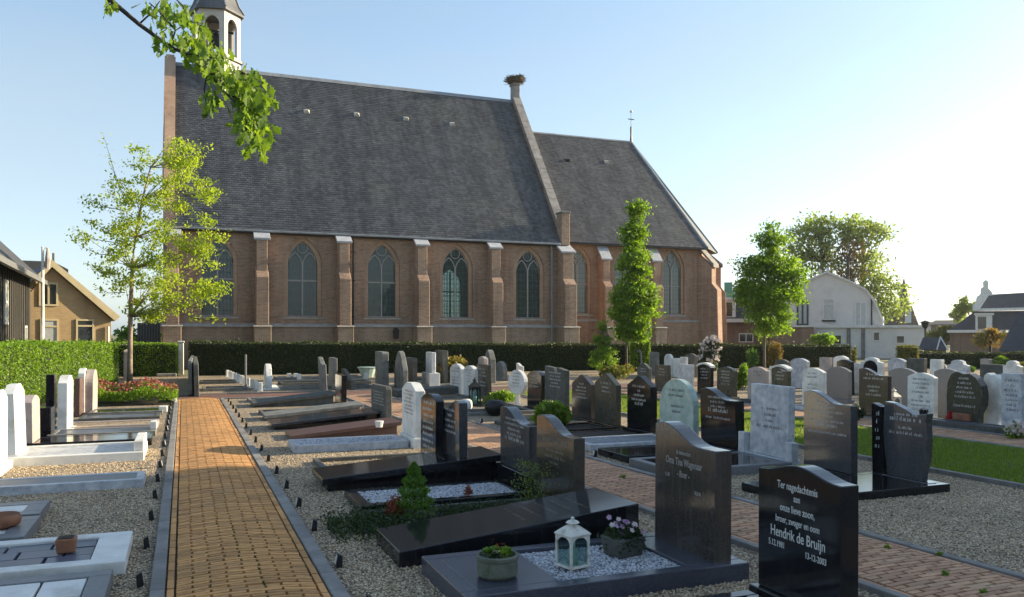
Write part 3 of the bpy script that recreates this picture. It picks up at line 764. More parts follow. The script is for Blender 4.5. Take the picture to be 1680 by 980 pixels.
# nave roof: slates laid in courses over boarding
def slates(o, ux, vs, W, Hh, m, name='slates', inside=None, sw=.22, sh=.15):
    """o origin; ux unit along the eaves; vs unit up the slope"""
    o, ux, vs = Vector(o), Vector(ux), Vector(vs); nn = ux.cross(vs).normalized()
    V = []; F = []; r = []; k = 0
    rows = int(Hh / sh)
    for j in range(rows + 1):
        off = (j % 2) * sw / 2
        for i in range(-1, int(W / sw) + 1):
            a = i * sw + off; c = a + sw - .012
            a, c = max(a, 0), min(c, W)
            if c - a < .03: continue
            v0 = j * sh - .02 + NP.uniform(-.006, .006); v1 = min(v0 + sh * 1.25, Hh)
            if v1 - v0 < .04: continue
            if inside and not inside((a + c) / 2, v0 + sh / 2): continue
            l1 = .035 + NP.uniform(0, .012); l0 = .012
            p = [o + ux*a + vs*v0 + nn*l1, o + ux*c + vs*v0 + nn*l1, o + ux*c + vs*v1 + nn*l0, o + ux*a + vs*v1 + nn*l0, o + ux*a + vs*v0 + nn*.004, o + ux*c + vs*v0 + nn*.004]
            V += [tuple(q) for q in p]; F += [(k, k+1, k+2, k+3), (k+4, k+5, k+1, k)]; q = NP.random() ; r += [q, q]; k += 6
    ob = fastmesh(name, V, F, m, rnd=r, parent=ch, kind='stuff'); return ob
sl = Vector((0, RY - NY, RZ - EZ)); SLn = sl.length; su = sl.normalized()
eo = Vector((NX0 + .42, NY, EZ)) - su * .42
b = MB(); e2 = eo
b.add([eo, eo + Vector((NX1 - NX0 - .42, 0, 0)), Vector((NX1, RY, RZ)), Vector((NX0 + .42, RY, RZ))], [(0, 1, 2, 3)])
b.add([(NX0 + .42, NH + .3, EZ - .3), (NX1, NH + .3, EZ - .3), (NX1, RY, RZ), (NX0 + .42, RY, RZ)], [(0, 1, 2, 3)])
b.build('roof', K['slatebase'], ch)
slates(eo, (1, 0, 0), su, NX1 - NX0 - .42, SLn + .40, K['slateroof'])
b = MB(); x = NX0 + .42
while x < NX1 - .1:
    b.prism([(RY - .16, RZ - .10), (RY + .16, RZ - .10), (RY, RZ + .13)], 'x', x + .005, min(x + .42, NX1 - .01)); x += .425
b.build('ridge', K['lead'], ch)
b = MB(); b.box(NX0 + .3, NX1 - .1, eo.y - .12, eo.y + .02, eo.z - .10, eo.z + .0); b.build('gutter', K['lead'], ch, bevel=.02)
b = MB(); b.box(NX0 + .3, NX1 - .1, eo.y + .022, NY - .003, eo.z - .16, eo.z - .02); b.build('fascia', K['iron'], ch)
# buttresses
def buttress(x, y, zc, proj, w=.62, brick=None, capdrop=.45):
    t = thing('buttress', None, None); t.parent = ch
    br = brick or K['chbrick']
    b = MB(); b.box(x - w/2 - .07, x + w/2 + .07, y - proj - .12, y - .121, 0, 1.93); b.build('base', K['chbrick2'], t, bevel=.02)
    b = MB()
    b.prism([(y - proj, 2.0), (y, 2.0), (y, 4.9), (y - proj * .72, 4.55), (y - proj, 4.25)], 'x', x - w/2 + .03, x + w/2 - .03)
    b.build('shaft', br, t, bevel=.02)
    b = MB(); b.prism([(y - proj * .70, 4.56), (y + .0, 4.91), (y + .0, zc + .30), (y - proj * .70, zc - .1)], 'x', x - w/2 + .07, x + w/2 - .07)
    b.build('upper_shaft', br, t, bevel=.015)
    b = MB(); b.hexa([(x-w/2-.06, y-proj*.75, zc-.12), (x+w/2+.06, y-proj*.75, zc-.12), (x+w/2+.06, y-.003, zc+capdrop-.06), (x-w/2-.06, y-.003, zc+capdrop-.06)],
                     [(x-w/2-.06, y-proj*.78, zc-.02), (x+w/2+.06, y-proj*.78, zc-.02), (x+w/2+.06, y-.003, zc+capdrop+.04), (x-w/2-.06, y-.003, zc+capdrop+.04)])
    b.build('cap', K['capstone'], t, bevel=.01)
    b = MB(); b.hexa([(x-w/2-.13, y-proj-.2, 1.935), (x+w/2+.13, y-proj-.2, 1.935), (x+w/2+.13, y-.21, 1.935), (x-w/2-.13, y-.21, 1.935)],
                     [(x-w/2-.1, y-proj-.16, 1.99), (x+w/2+.1, y-proj-.16, 1.99), (x+w/2+.1, y-.21, 2.06), (x-w/2-.1, y-.21, 2.06)]); b.build('string_course', K['sillstone'], t)
for x in (-.45, 3.44, 7.28, 11.2, 15.15): buttress(x, NY, 6.12, 1.0)
buttress(19.25, NY, 6.05, 1.15, .75)
# chancel
CY, CH_, CZ, CRZ = 42.0, 54.0, 7.15, 14.25
CX1 = 29.0
CW = [(20.75, .8, 2.75, 5.35, 6.6), (23.75, .8, 2.75, 5.35, 6.6), (26.98, .8, 2.75, 5.35, 6.75)]
b = MB(); arched_wall(b, NX1 + .45, CX1, 2.3, CZ, CY, CW, .3); b.build('wall', K['chanbrick'], ch)
b = MB(); b.box(NX1 + .46, CX1, CY - .1, CY + .3, 0, 2.3); b.build('plinth_wall', K['chanbrick'], ch)
b = MB(); b.hexa([(NX1+.5, CY-.16, 2.303), (CX1, CY-.16, 2.303), (CX1, CY-.002, 2.303), (NX1+.5, CY-.002, 2.303)], [(NX1+.5, CY-.13, 2.36), (CX1, CY-.13, 2.36), (CX1, CY-.002, 2.43), (NX1+.5, CY-.002, 2.43)]); b.build('string_course', K['sillstone'], ch)
for xc, hw, zb, zs, za in CW: window(xc, CY, .64, zb, zs, za - .18, K['glasspale'], 4.4)
AX, AY = 31.5, 44.6
b = MB(); b.add([(CX1, CY, 0), (AX, AY, 0), (AX, AY, CZ), (CX1, CY, CZ), (AX, 51.4, 0), (AX, 51.4, CZ), (CX1, CH_, 0), (CX1, CH_, CZ), (NX1 + .5, CH_, 0), (NX1 + .5, CH_, CZ)], [(0,1,2,3), (1,4,5,2), (4,6,7,5), (6,8,9,7)]); b.build('apse_wall', K['chanbrick'], ch)
AP = Vector((27.6, 48, CRZ)); e = .35
ez = CZ - e * 1.18
A = [Vector((NX1 + .45, CY - e, ez)), Vector((CX1 + .15, CY - e, ez)), Vector((AX + e, AY - .2, ez)), Vector((AX + e, 51.6, ez)), Vector((CX1 + .15, CH_ + e, ez)), Vector((NX1 + .45, CH_ + e, ez))]
R0 = Vector((NX1 + .45, 48, CRZ))
b = MB(); b.add([*A, AP, R0], [(0,1,6,7), (1,2,6), (2,3,6), (3,4,6), (4,5,7,6)]); b.build('roof', K['slateroof'], ch)
cs = (R0 - A[0]); cu = cs.normalized(); Wc = A[1].x - A[0].x; rl = AP.x - R0.x
slates(A[0], (1, 0, 0), cu, Wc, cs.length, K['slateroof'], inside=lambda u, v: u < Wc - (Wc - rl) * v / cs.length - .1)
b = MB()
for p, q in ((A[1], AP), (A[2], AP)): b.tube([p + Vector((0, 0, .03)), q + Vector((0, 0, .05))], .09, 6)
b.tube([R0 + Vector((0, 0, .03)), AP + Vector((0, 0, .03))], .10, 6); b.build('ridge', K['lead'], ch)
b = MB(); b.box(A[0].x, A[1].x, CY - e - .12, CY - e + .01, ez - .12, ez - .01); b.build('gutter', K['iron'], ch)
for x in (22.15, 25.45): buttress(x, CY, 5.85, 1.05, .55, K['chanbrick'], .95)
t = thing('buttress', None, None, (CX1, CY, 0), rad(28)); t.parent = ch
b = MB(); b.prism([(-1.25, 0), (.1, 0), (.1, 6.4), (-.8, 5.6), (-.8, 4.6), (-1.15, 4.2)], 'x', -.3, .3); b.build('shaft', K['chanbrick'], t, bevel=.03)
b = MB(); b.prism([(-.95, 5.55), (.02, 6.65), (.02, 6.8), (-.95, 5.75)], 'x', -.34, .34); b.build('cap', K['coping'], t)
t = thing('buttress', None, None, (AX, AY, 0), rad(62)); t.parent = ch
b = MB(); b.prism([(-1.0, 0), (.1, 0), (.1, 6.4), (-.6, 5.9), (-.6, 4.6), (-.9, 4.2)], 'x', -.3, .3); b.build('shaft', K['chanbrick'], t, bevel=.03)
b = MB(); b.prism([(-.7, 5.85), (.02, 6.5), (.02, 6.65), (-.7, 6.05)], 'x', -.34, .34); b.build('cap', K['coping'], t)
# drainpipes, wall lamp, roof vents
for x, y in ((7.80, NY - .22), (18.55, NY - .22)):
    b = MB(); b.tube([(x, y + .05, EZ - .5), (x, y, 6.0), (x, y, .1)], .045, 8)
    for z in (5.6, 4.2, 2.4): b.box(x - .08, x + .08, y - .055, y + .1, z, z + .06)
    b.build('drainpipe', K['iron'] if x < 10 else K['lead'], ch)
def on_slope(px, py, o, n_):
    d = Vector(C3(px, py, 10)) - Vector((0, 0, EYE)); E = Vector((0, 0, EYE))
    k = (Vector(o) - E).dot(n_) / d.dot(n_); return E + d * k
nn = Vector((1, 0, 0)).cross(su).normalized()
for px, py in ((503, 184), (585, 189), (666, 196), (742, 205), (995, 267), (930, 264)):
    if px < 900: p = on_slope(px, py, eo, nn); cu_, n2 = su, nn
    else: n2 = Vector((1, 0, 0)).cross(cu).normalized(); p = on_slope(px, py, A[0], n2); cu_ = cu
    b = MB(); q = [p + Vector((s * .16, 0, 0)) + cu_ * v for s, v in ((-1, -.16), (1, -.16), (1, .2), (-1, .2))]
    h0 = n2 * .02; h1 = n2 * .24
    b.add([q[0] + h0, q[1] + h0, q[2] + h0, q[3] + h0, p + Vector((-.05, 0, 0)) - cu_ * .14 + h1, p + Vector((.05, 0, 0)) - cu_ * .14 + h1], [(0, 1, 5, 4), (1, 2, 5), (3, 0, 4), (2, 3, 4, 5)])
    b.build('roof_vent', K['iron'] if px == 930 else K['whitepaint'], ch)
b = MB(); b.lathe([(.09, 0), (.13, .03), (.16, .36), (.19, .38), (.10, .50), (.02, .56)], (9.9, NY - .45, 1.35), 8); b.box(9.87, 9.93, NY - .45, NY - .1, 1.88, 1.92)
b.build('wall_lamp', K['iron'], ch)
# cross finial over the apse
b = MB(); b.lathe([(.10, 0), (.06, .5), (.07, 1.05), (.02, 1.1), (.02, 2.0)], tuple(AP), 8); b.box(AP.x - .22, AP.x + .22, AP.y - .02, AP.y + .02, AP.z + 1.55, AP.z + 1.60)
b.build('finial', K['iron'], ch)
b = MB(); b.lathe([(.01, 0), (.09, .05), (.10, .12), (.01, .2)], (AP.x, AP.y, AP.z + 2.0), 10); b.build('weathervane', K['whitepaint'], ch, smooth=True)
# belfry: six-sided
bel = thing('belfry', None, None, (1.68, RY, 0)); bel.parent = ch
RR = 1.28
ca = [rad(-90 + 17 + 60 * k) for k in range(6)]
cor = [(RR * math.cos(a), RR * math.sin(a)) for a in ca]
for i in range(6):
    p, q = Vector(cor[i]), Vector(cor[(i + 1) % 6]); d = (q - p).normalized(); nin = Vector((-d.y, d.x)); ln = (q - p).length
    T = lambda x, y, z: (p.x + d.x * x + nin.x * y, p.y + d.y * x + nin.y * y, z)
    b = MB(); arched_wall(b, 0, ln, 16.55, 19.0, 0, [(ln / 2, ln * .29, 16.65, 18.2, 18.65)], .12, T); arched_wall(b, 0.02, ln - .02, 16.55, 19.0, .14, [(ln / 2, ln * .29, 16.65, 18.2, 18.65)], .0, T)
    b.build('arcade_panel', K['cream'], bel)
    b = MB(); w_ = RR * 1.0
    b.add([T(0, 0, 12.4), T(ln, 0, 12.4), T(ln, 0, 16.40), T(0, 0, 16.40)], [(0, 1, 2, 3)])
    b.build('skirt', K['cream'] if i == 0 else K['slateroof'], bel)
    b = MB(); b.prism([(T(-.1, -.12, 0)[0], T(-.1, -.12, 0)[1]), (T(ln + .1, -.12, 0)[0], T(ln + .1, -.12, 0)[1]), (T(ln, .3, 0)[0], T(ln, .3, 0)[1]), (T(0, .3, 0)[0], T(0, .3, 0)[1])], 'z', 16.402 + i * .0006, 16.54 + i * .0006); b.build('ledge', K['iron'], bel)
b = MB(); prof = [(RR * 1.16, 18.95), (RR * 1.14, 19.08), (RR * .93, 19.5), (RR * .70, 20.3), (RR * .55, 21.2), (RR * .38, 22.5), (.05, 24)]
vs = []; fs = []
for rr, z in prof:
    for a in ca: vs.append((rr * math.cos(a), rr * math.sin(a), z))
for i in range(len(prof) - 1):
    for k in range(6): fs.append((i*6 + k, i*6 + (k+1) % 6, i*6 + 6 + (k+1) % 6, i*6 + 6 + k))
fs.append(tuple(range(5, -1, -1))); b.add(vs, fs); b.build('cap', K['slateroof'], bel)
b = MB()
for a in ca:
    b.tube([(rr * 1.02 * math.cos(a), rr * 1.02 * math.sin(a), z + .02) for rr, z in prof[1:-1]], .045, 5)
b.build('cap_ridge', K['lead'], bel)
b = MB(); b.lathe([(.42, 17.3), (.34, 17.45), (.24, 17.8), (.20, 18.0), (.05, 18.1)], (0, 0, 0), 14); b.box(-.9, .9, -.05, .05, 18.1, 18.2); b.build('bell', K['iron'], bel, smooth=True)
# stork nest on the pier
nx, ny, nz_ = NX1 + .19, RY, 17.24
t = thing('nest', 'bird nest of sticks on the pier at the roof gable top', 'nest', (nx, ny, nz_))
b = MB()
for i in range(220):
    a = R.uniform(0, 6.28); r1 = R.uniform(.35, .62); z = R.uniform(.0, .42); r1 *= .7 + .6 * z / .42 if z < .3 else 1.0
    p = Vector((r1 * math.cos(a), r1 * math.sin(a), z)); d = Vector((-math.sin(a), math.cos(a), R.uniform(-.25, .25))) * R.uniform(.15, .35) + Vector((math.cos(a), math.sin(a), 0)) * R.uniform(-.12, .14)
    b.tube([p - d, p + d], .014, 3)
b.lathe([(.2, 0), (.5, .12), (.55, .34), (.4, .38)], (0, 0, 0), 10); b.build('sticks', mat('nest sticks', (.16, .12, .08), (.09, .07, .05), 12, rough=.95), t, kind='stuff')
def fold(t, child, name):
    """turn the empty t into the mesh part `child`, which keeps t's place and its other children"""
    sibs = [o for o in COL.objects if o.parent is t and o is not child]
    child.parent = t.parent; child.location = t.location; child.rotation_euler = t.rotation_euler
    child.name = name
    for s in sibs: s.parent = child
    bpy.data.objects.remove(t)
    return child
for o in [o for o in COL.objects if o.type == 'EMPTY' and o.parent is ch]:
    kids = [c for c in COL.objects if c.parent is o]
    key = {'window': 'surround', 'buttress': 'shaft', 'belfry': 'skirt'}[o.name.split('.')[0]]
    first = [c for c in kids if c.name.split('.')[0] == key][0]
    nm = o.name.split('.')[0]; o.name = 'old'
    fold(o, first, nm)

# ------------------------------------------------------------------ gravestones
def top_profile(shape, w, h, n=14):
    """outline of a stone from near (-w/2) to far (+w/2) side, top edge only; h is the highest point"""
    u = [-1 + 2 * i / n for i in range(n + 1)]
    k = w / 2
    if shape == 'flat': return [(-k, h), (k, h)]
    if shape == 'chamfer': return [(-k, h - .05), (-k + .05, h), (k - .05, h), (k, h - .05)]
    if shape == 'round': return [(k * math.sin(a), h - w * .42 + w * .42 * math.cos(a)) for a in [(-90 + 180 * i / n) * math.pi / 180 for i in range(n + 1)]]
    if shape == 'arch': return [(k * x, h - w * .13 * x * x) for x in u]
    if shape == 'gothic': return [(k * x, h - w * .55 * abs(x) ** 1.7) for x in u]
    if shape == 'peak': return [(-k, h - w * .22), (-k * .1, h), (k * .1, h), (k, h - w * .22)]
    if shape == 'roofed': return [(-k, h - .10), (-k * .35, h), (k * .35, h), (k, h - .10)]
    if shape == 'ogee': return [(-k, h - .055)] + [(k * x, h - .055 + .055 * (math.cos(x / .93 * math.pi) * .5 + .5)) for x in [-.93 + 1.86 * i / n for i in range(n + 1)]] + [(k, h - .055)]
    if shape == 'wavefar': return [(k * x, h - w * .09 + w * .09 * math.sin(max(-1, min(1, (x - .1) / .62)) * math.pi / 2) - (w * .03 * max(0, (x - .72)) / .28)) for x in u]
    if shape == 'wavenear': return [(-y, z) for y, z in reversed(top_profile('wavefar', w, h, n))]
    if shape == 'slantfar': return [(-k, h - w * .22), (-k * .4, h - w * .20), (0, h - w * .11), (k * .6, h - w * .01), (k, h)]
    if shape == 'slantnear': return [(-k, h), (k * .2, h - .04), (k, h - w * .16)]
    if shape == 'shoulder': return [(-k, h - .12), (-k * .62, h - .10), (-k * .55, h - .03), (-k * .2, h), (k * .2, h), (k * .55, h - .03), (k * .62, h - .10), (k, h - .12)]
    if shape == 'wing': return [(-k, h - .05), (-k * .25, h - .01), (-k * .22, h - .09), (0, h - .11), (k * .1, h - .02), (k, h)]
    if shape == 'rock': return [(-k * .95, h * .35), (-k, h * .55), (-k * .92, h * .74), (-k * .66, h * .89), (-k * .3, h * .97), (k * .02, h * .955), (k * .4, h), (k * .72, h * .94), (k * .93, h * .78), (k, h * .5)]
    if shape == 'oval': return [(k * math.sin(a), h * .62 + h * .38 * math.cos(a)) for a in [(-150 + 300 * i / 22) * math.pi / 180 for i in range(23)]]
    return [(-k, h), (k, h)]
def stone_mesh(w, h, th, shape, side=-1, z0=0.0, taper=0.0):
    top = top_profile(shape, w, h - z0)
    if shape == 'oval': pr = [(-.03, 0)] + [(y, z) for y, z in top] + [(.03, 0)]; pr = [(-.035, 0), (-.035, (h - z0) * .3)] + [(y, z) for y, z in top] + [(.035, (h - z0) * .3), (.035, 0)]
    elif shape == 'rock': pr = [(-w / 2 * .70, 0), (-w / 2 * .72, h * .18)] + top + [(w / 2 * .98, h * .2), (w / 2 * .94, 0)]
    elif shape == 'curvy':
        k = w / 2; top = top_profile('slantfar', w, h - z0)
        pr = [(-k * .74, 0), (-k * .76, h * .08), (-k * .93, h * .28), (-k * .97, h * .5), (-k * .93, h * .7), (-k, h * .8)] + top[1:-1] + [(k * .98, h - z0), (k * 1.03, h * .72), (k * 1.05, h * .5), (k * .98, h * .28), (k * .88, h * .1), (k * .86, 0)]
    elif taper: pr = [(-w / 2 * (1 - taper), 0)] + top + [(w / 2 * (1 - taper), 0)]
    else: pr = [(-w / 2, 0)] + top + [(w / 2, 0)]
    b = MB(); b.prism([(y, z + z0) for y, z in pr], 'x', -th / 2, th / 2)
    return b
def scribble(lines, w, zt, size, x, fac=-1, seed=1, gap=1.75, heavy=(), align='c'):
    """rows of small raised strokes: lettering too far off to read"""
    b = MB(); q = random.Random(seed); z = zt; big = 0
    for i, fr in enumerate(lines):
        s = size * (1.5 if i in heavy else 1.0); tot = w * fr; y = -tot / 2
        while y < tot / 2 - s * .3:
            if q.random() < .15: y += s * .45; continue
            cw = s * q.uniform(.38, .6); st = s * .15
            asc = 1.0 if q.random() < .35 else .68
            bars = [(y, y + st, z, z + s * asc)]
            k = q.random()
            if k < .6: bars.append((y + cw - st * 1.6, y + cw - st * .6, z, z + s * .66))
            if k < .4: bars.append((y + st + .0005, y + cw - st * 1.7, z + s * .56, z + s * .68))
            if k > .5: bars.append((y + st + .0005, y + cw - st * 1.7, z, z + s * .12))
            for y0, y1, z0, z1 in bars:
                if y1 - y0 > .0005: b.add([(x, y0, z0), (x, y1, z0), (x, y1, z1), (x, y0, z1)], [(0, 1, 2, 3)])
            y += cw + s * .12
        z -= s * gap
    return b
def lettering(parent, body, y, z, size, x, m, bold=.008, sx=.72, fac=-1):
    cu = bpy.data.curves.new('inscription', 'FONT'); cu.body = body; cu.size = size; cu.align_x = 'CENTER'
    cu.extrude = .0012; cu.offset = bold * size; cu.resolution_u = 3
    o = bpy.data.objects.new('inscription', cu); COL.objects.link(o)
    dg = bpy.context.evaluated_depsgraph_get(); me = bpy.data.meshes.new_from_object(o.evaluated_get(dg))
    bpy.data.objects.remove(o); me.materials.clear(); me.materials.append(m)
    M4 = Matrix(((0, 0, fac, x), (fac, 0, 0, y), (0, 1, 0, z), (0, 0, 0, 1))) @ Matrix.Diagonal((sx, 1, 1, 1))
    me.transform(M4)
    o = bpy.data.objects.new('inscription', me); return link(o, parent)

STONES = {}
def stone(label, X, pl, pr, top, shape, m, th=.10, side=-1, plinth=None, txt=None, tm=None, tsize=.035, heavy=(), z0=0.0, tilt=0.0, taper=0.0,
          cat='gravestone', group=None, real=None, bev=.006, base=None, tz=None, name='gravestone', pm=None):
    """X: the line on which the face stands; pl, pr: left and right pixel column of the face; top: pixel row of its highest point.
    side -1: face looks to -X (seen beyond the main path), +1: face looks to +X (left plots)"""
    ya, yb = Yon(pl, X), Yon(pr, X)
    y0, y1 = min(ya, yb), max(ya, yb); yc = (y0 + y1) / 2; w = y1 - y0
    h = Z(top, depth(X, yc))
    cx = X + th / 2 if side < 0 else X - th / 2
    lean = .004 if depth(X, yc) < 8 else .011
    t = thing(name, label, cat, (cx, yc, 0), group=group, ry=tilt + R.gauss(0, lean), rx=R.gauss(0, lean * .6), rz=R.gauss(0, lean * 1.5))
    pz = 0.0
    if plinth:
        ph, po = plinth; pz = ph
        b = MB(); b.box(-th / 2 - po, th / 2 + po, -w / 2 - po, w / 2 + po, -.02, ph); b.build('plinth', pm or m, t, bevel=.006)
    if shape in ('oval',): w_ = w
    b = stone_mesh(w, h, th, shape, side, pz + (.001 if plinth else 0), taper)
    b.build('tablet', m, t, bevel=bev, segs=2 if depth(X, yc) < 9 else 1)
    fx = (-th / 2 - .0016) if side < 0 else (th / 2 + .0016)
    if txt:
        zt = tz if tz else h - .13 - (.05 if shape in ('round', 'gothic', 'peak') else 0)
        scribble(txt, w * .86, zt, tsize, fx, seed=len(label) + int(pl), heavy=heavy).build('inscription', tm or K['letter'], t, kind='stuff')
    for (body, yy, zz, sz) in (real or []):
        lettering(t, body, yy, zz, sz, fx + .001 * (1 if side > 0 else 1), tm or K['letter'], fac=side)
    STONES[label] = (t, w, h, fx)
    return t

def frame(name, label, x0, x1, y0, y1, h, kw, m, fillm=None, fillz=None, chips=0, tiles=None, cat='grave', slab=None, ends=None, group=None, rz=0.0):
    cx, cy = (x0 + x1) / 2, (y0 + y1) / 2
    t = thing(name, label, cat, (cx, cy, 0), rz, group=group)
    hx, hy = (x1 - x0) / 2, (y1 - y0) / 2
    e = ends or kw
    for a in ((-hx, hx, -hy, -hy + kw), (-hx, hx, hy - kw, hy), (-hx, -hx + e, -hy + kw + .002, hy - kw - .002), (hx - e, hx, -hy + kw + .002, hy - kw - .002)):
        b = MB(); b.box(a[0], a[1], a[2], a[3], -.03, h); b.build('kerb', m, t, bevel=.006, segs=2)
    if fillm:
        fz = fillz if fillz is not None else h - .03
        b = MB(); b.box(-hx + e + .002, hx - e - .002, -hy + kw + .002, hy - kw - .002, -.02, fz); b.build('fill', fillm, t)
        if chips:
            s = [(R.uniform(-hx + e, hx - e), R.uniform(-hy + kw, hy - kw), fz + .002) for _ in range(chips)]
            pebbles('chippings', s, K['chip'], .006, .012, parent=t)
    if tiles:
        nx, ny, tm, tz_ = tiles; ux, uy = (2 * (hx - e)) / nx, (2 * (hy - kw)) / ny
        for i in range(nx):
            for j in range(ny):
                o_ = (j % 2) * ux * .35 if ny > 1 and nx > 3 else 0
                xa = -hx + e + ux * i + (o_ if i else 0); xb = -hx + e + ux * (i + 1) + (o_ if i < nx - 1 else 0)
                b = MB(); b.box(xa + .008, xb - .008, -hy + kw + uy * j + .006, -hy + kw + uy * (j + 1) - .006, -.02, tz_ + R.uniform(-.003, .003)); b.build('tile', tm, t, bevel=.004)
    return t
def wedge(name, label, x0, x1, y0, y1, zl, zr, m, thick=None, cat='grave slab', txt=False, inset=.06, basem=None):
    """a slab lying on a base, low at the foot (x0), higher at the head (x1)"""
    cx, cy = (x0 + x1) / 2, (y0 + y1) / 2
    t = thing(name, label, cat, (cx, cy, 0)); hx, hy = (x1 - x0) / 2, (y1 - y0) / 2
    th = thick or None
    b = MB()
    lo = (-.02, -.02) if not th else (zl - th, zr - th)
    b.hexa([(-hx, -hy, lo[0]), (hx, -hy, lo[1]), (hx, hy, lo[1]), (-hx, hy, lo[0])], [(-hx, -hy, zl), (hx, -hy, zr), (hx, hy, zr), (-hx, hy, zl)])
    b.build('slab', m, t, bevel=.008, segs=2)
    if th:
        i = inset; b = MB(); b.hexa([(-hx + i, -hy + i, -.02), (hx - i, -hy + i, -.02), (hx - i, hy - i, -.02), (-hx + i, hy - i, -.02)],
            [(-hx + i, -hy + i, zl - th - .001), (hx - i, -hy + i, zr - th - .001), (hx - i, hy - i, zr - th - .001), (-hx + i, hy - i, zl - th - .001)]); b.build('base', basem or m, t)
    if txt:
        b = MB(); q = random.Random(4); sl_ = (zr - zl) / (2 * hx)
        for r_ in range(txt if isinstance(txt, int) and txt > 1 else 5):
            x = hx - .35 - r_ * .13; y = -hy * .55
            while y < hy * .6:
                cw = q.uniform(.008, .014); z = (zl + zr) / 2 + sl_ * x + .0016; s = .022
                for yy in (y, y + cw * .7): b.add([(x, yy, z), (x, yy + .003, z), (x - s, yy + .003, z - sl_ * s), (x - s, yy, z - sl_ * s)], [(0, 1, 2, 3)])
                y += cw + (.008 if q.random() > .2 else .03)
        b.build('inscription', K['bronze'], t, kind='stuff')
    return t
K['bronze'] = mat('dull bronze letters', (.20, .15, .11), rough=.5)

# --- first row right of the main path, heads at X = 3.2 -------------------------------------------------
t = stone('black polished gravestone, Ter nagedachtenis in white, nearest of all', 3.19, 1243, 1380, 765, 'ogee', K['black'], th=.12,
      plinth=(.10, .04), real=[('Ter nagedachtenis', .0, .715, .062), ('aan', .0, .655, .055), ('onze lieve zoon,', .0, .588, .060), ('broer, zwager en oom', .0, .520, .055),
      ('Hendrik de Bruijn', .0, .432, .086), ('5.12.1981', .17, .372, .050), ('13-12-2003', -.15, .362, .050)], tm=K['letter'])
frame('grave', 'black kerb grave at the foot of the nearest black lettered gravestone', 1.35, 3.12, 3.32, 4.05, .08, .09, K['black'], K['chips'], .05, 1200)
t = stone('large dark granite gravestone with wavy top, behind the white lantern', 3.19, 1074, 1172, 698, 'wavefar', K['brown'], th=.13,
      real=[('In memoriam', .0, .765, .045), ('Oma Tina Wagenaar', .0, .690, .072), ('- Boer -', .0, .610, .066), ('1.3.30', .2, .595, .035), ('24.5.96', -.17, .520, .035)], tm=mat('dull lettering', (.30, .29, .28), rough=.5))
g1 = frame('grave', 'blue grey granite kerb grave filled with white marble chips, lantern standing on it', 1.48, 3.42, 4.42, 5.36, .115, .10, K['blue'], K['chips'], .085, 5200, ends=None)
b = MB(); b.box(-.867, -.34, -.367, .367, -.02, .1135); b.build('foot_slab', K['blue'], g1, bevel=.004)
b = MB(); b.box(.56, .865, -.366, .366, -.02, .112); b.build('plinth', K['blue'], g1, bevel=.004)
wedge('grave_slab', 'long plain black slab sloping up towards the red path, beyond the lantern grave', 1.37, 3.25, 5.53, 6.25, .11, .30, K['black'], txt=5)
stone('brown granite gravestone with sloping wave top, right one of the close pair beyond black slab', 3.19, 880, 941, 685, 'wavefar', K['brown'], th=.11, txt=[.5, .3, .8, .55, .7, .3], tsize=.032, heavy=(2,), tm=mat('dull bronze lettering', (.26, .22, .17), rough=.5))
stone('grey granite gravestone with wave top and black plinth, left one of the close pair', 3.19, 820, 868, 670, 'wavefar', K['grey'], th=.12, plinth=(.20, .035), pm=K['black'], txt=[.7, .8, .5, .55, .8], tsize=.03, heavy=(4,))
frame('grave', 'planted grave of dark ground cover with a small bright conifer, beyond the black slab', 1.42, 3.05, 6.35, 7.25, .045, .05, K['ashdark'], K['soil'], .04)
frame('grave', 'black kerb grave with narrow bed of white chips, beyond the small conifer', 1.47, 3.12, 7.32, 8.15, .07, .10, K['black'], K['chips'], .055, 2600)
wedge('grave_slab', 'broad black slab on a black base carrying the grey lettered gravestone', 1.30, 3.25, 8.42, 9.15, .14, .285, K['black'], thick=.07, txt=3)
stone('black gravestone with tall slanting white letters, between white and grey stones', 2.65, 690, 714, 645, 'arch', K['black'], th=.10, z0=.0, txt=[.8, .8, .8, .8, .8, .8, .8, .8, .8], tsize=.042, plinth=(.14, .10), tm=K['white'])
stone('grey granite gravestone standing on the head of the broad black slab', 2.78, 724, 753, 655, 'wavenear', K['grey'], th=.10, txt=[.6, .3, .8, .5, .8], tsize=.035)
stone('white marble gravestone with sloped head at the end of the white kerb grave', 3.02, 658, 683, 628, 'roofed', K['white'], th=.14, txt=[.7, .8, .5, .8, .6, .8, .8], tsize=.03, tm=K['letterdark'], plinth=(.14, .03))
frame('grave', 'pale marble kerb grave filled with white chips, foot towards the yellow brick path', 1.38, 2.95, 11.35, 12.1, .10, .10, K['pale'], K['chips'], .09, 1500)
wedge('grave_slab', 'reddish brown granite slab sloping up, just beyond the pale kerb grave', 1.50, 3.2, 12.75, 13.5, .07, .22, K['rust'], thick=.06)
stone('dark rough gravestone standing at the head of the reddish slab', 3.2, 611, 632, 632, 'chamfer', K['ashdark'], th=.10, txt=[.8, .6, .8, .7, .8], tsize=.03)
wedge('grave_slab', 'dark grey slab on a black base, second beyond the pale kerb grave', 1.36, 3.2, 14.2, 15.0, .10, .26, K['grey'], thick=.05, basem=K['black'])
wedge('grave_slab', 'grey mottled slab with pinkish foot, third beyond the pale kerb grave', 1.39, 3.2, 15.7, 16.5, .10, .26, K['ash'], thick=.06, txt=6)
wedge('grave_slab', 'dark slab nearest the red cross path, sloping up to a small black stone', 1.40, 3.2, 18.7, 19.6, .10, .28, K['ashdark'], thick=.07)
stone('small black gravestone at the head of the slab nearest the cross path', 3.3, 549, 560, 615, 'flat', K['black'], th=.12)
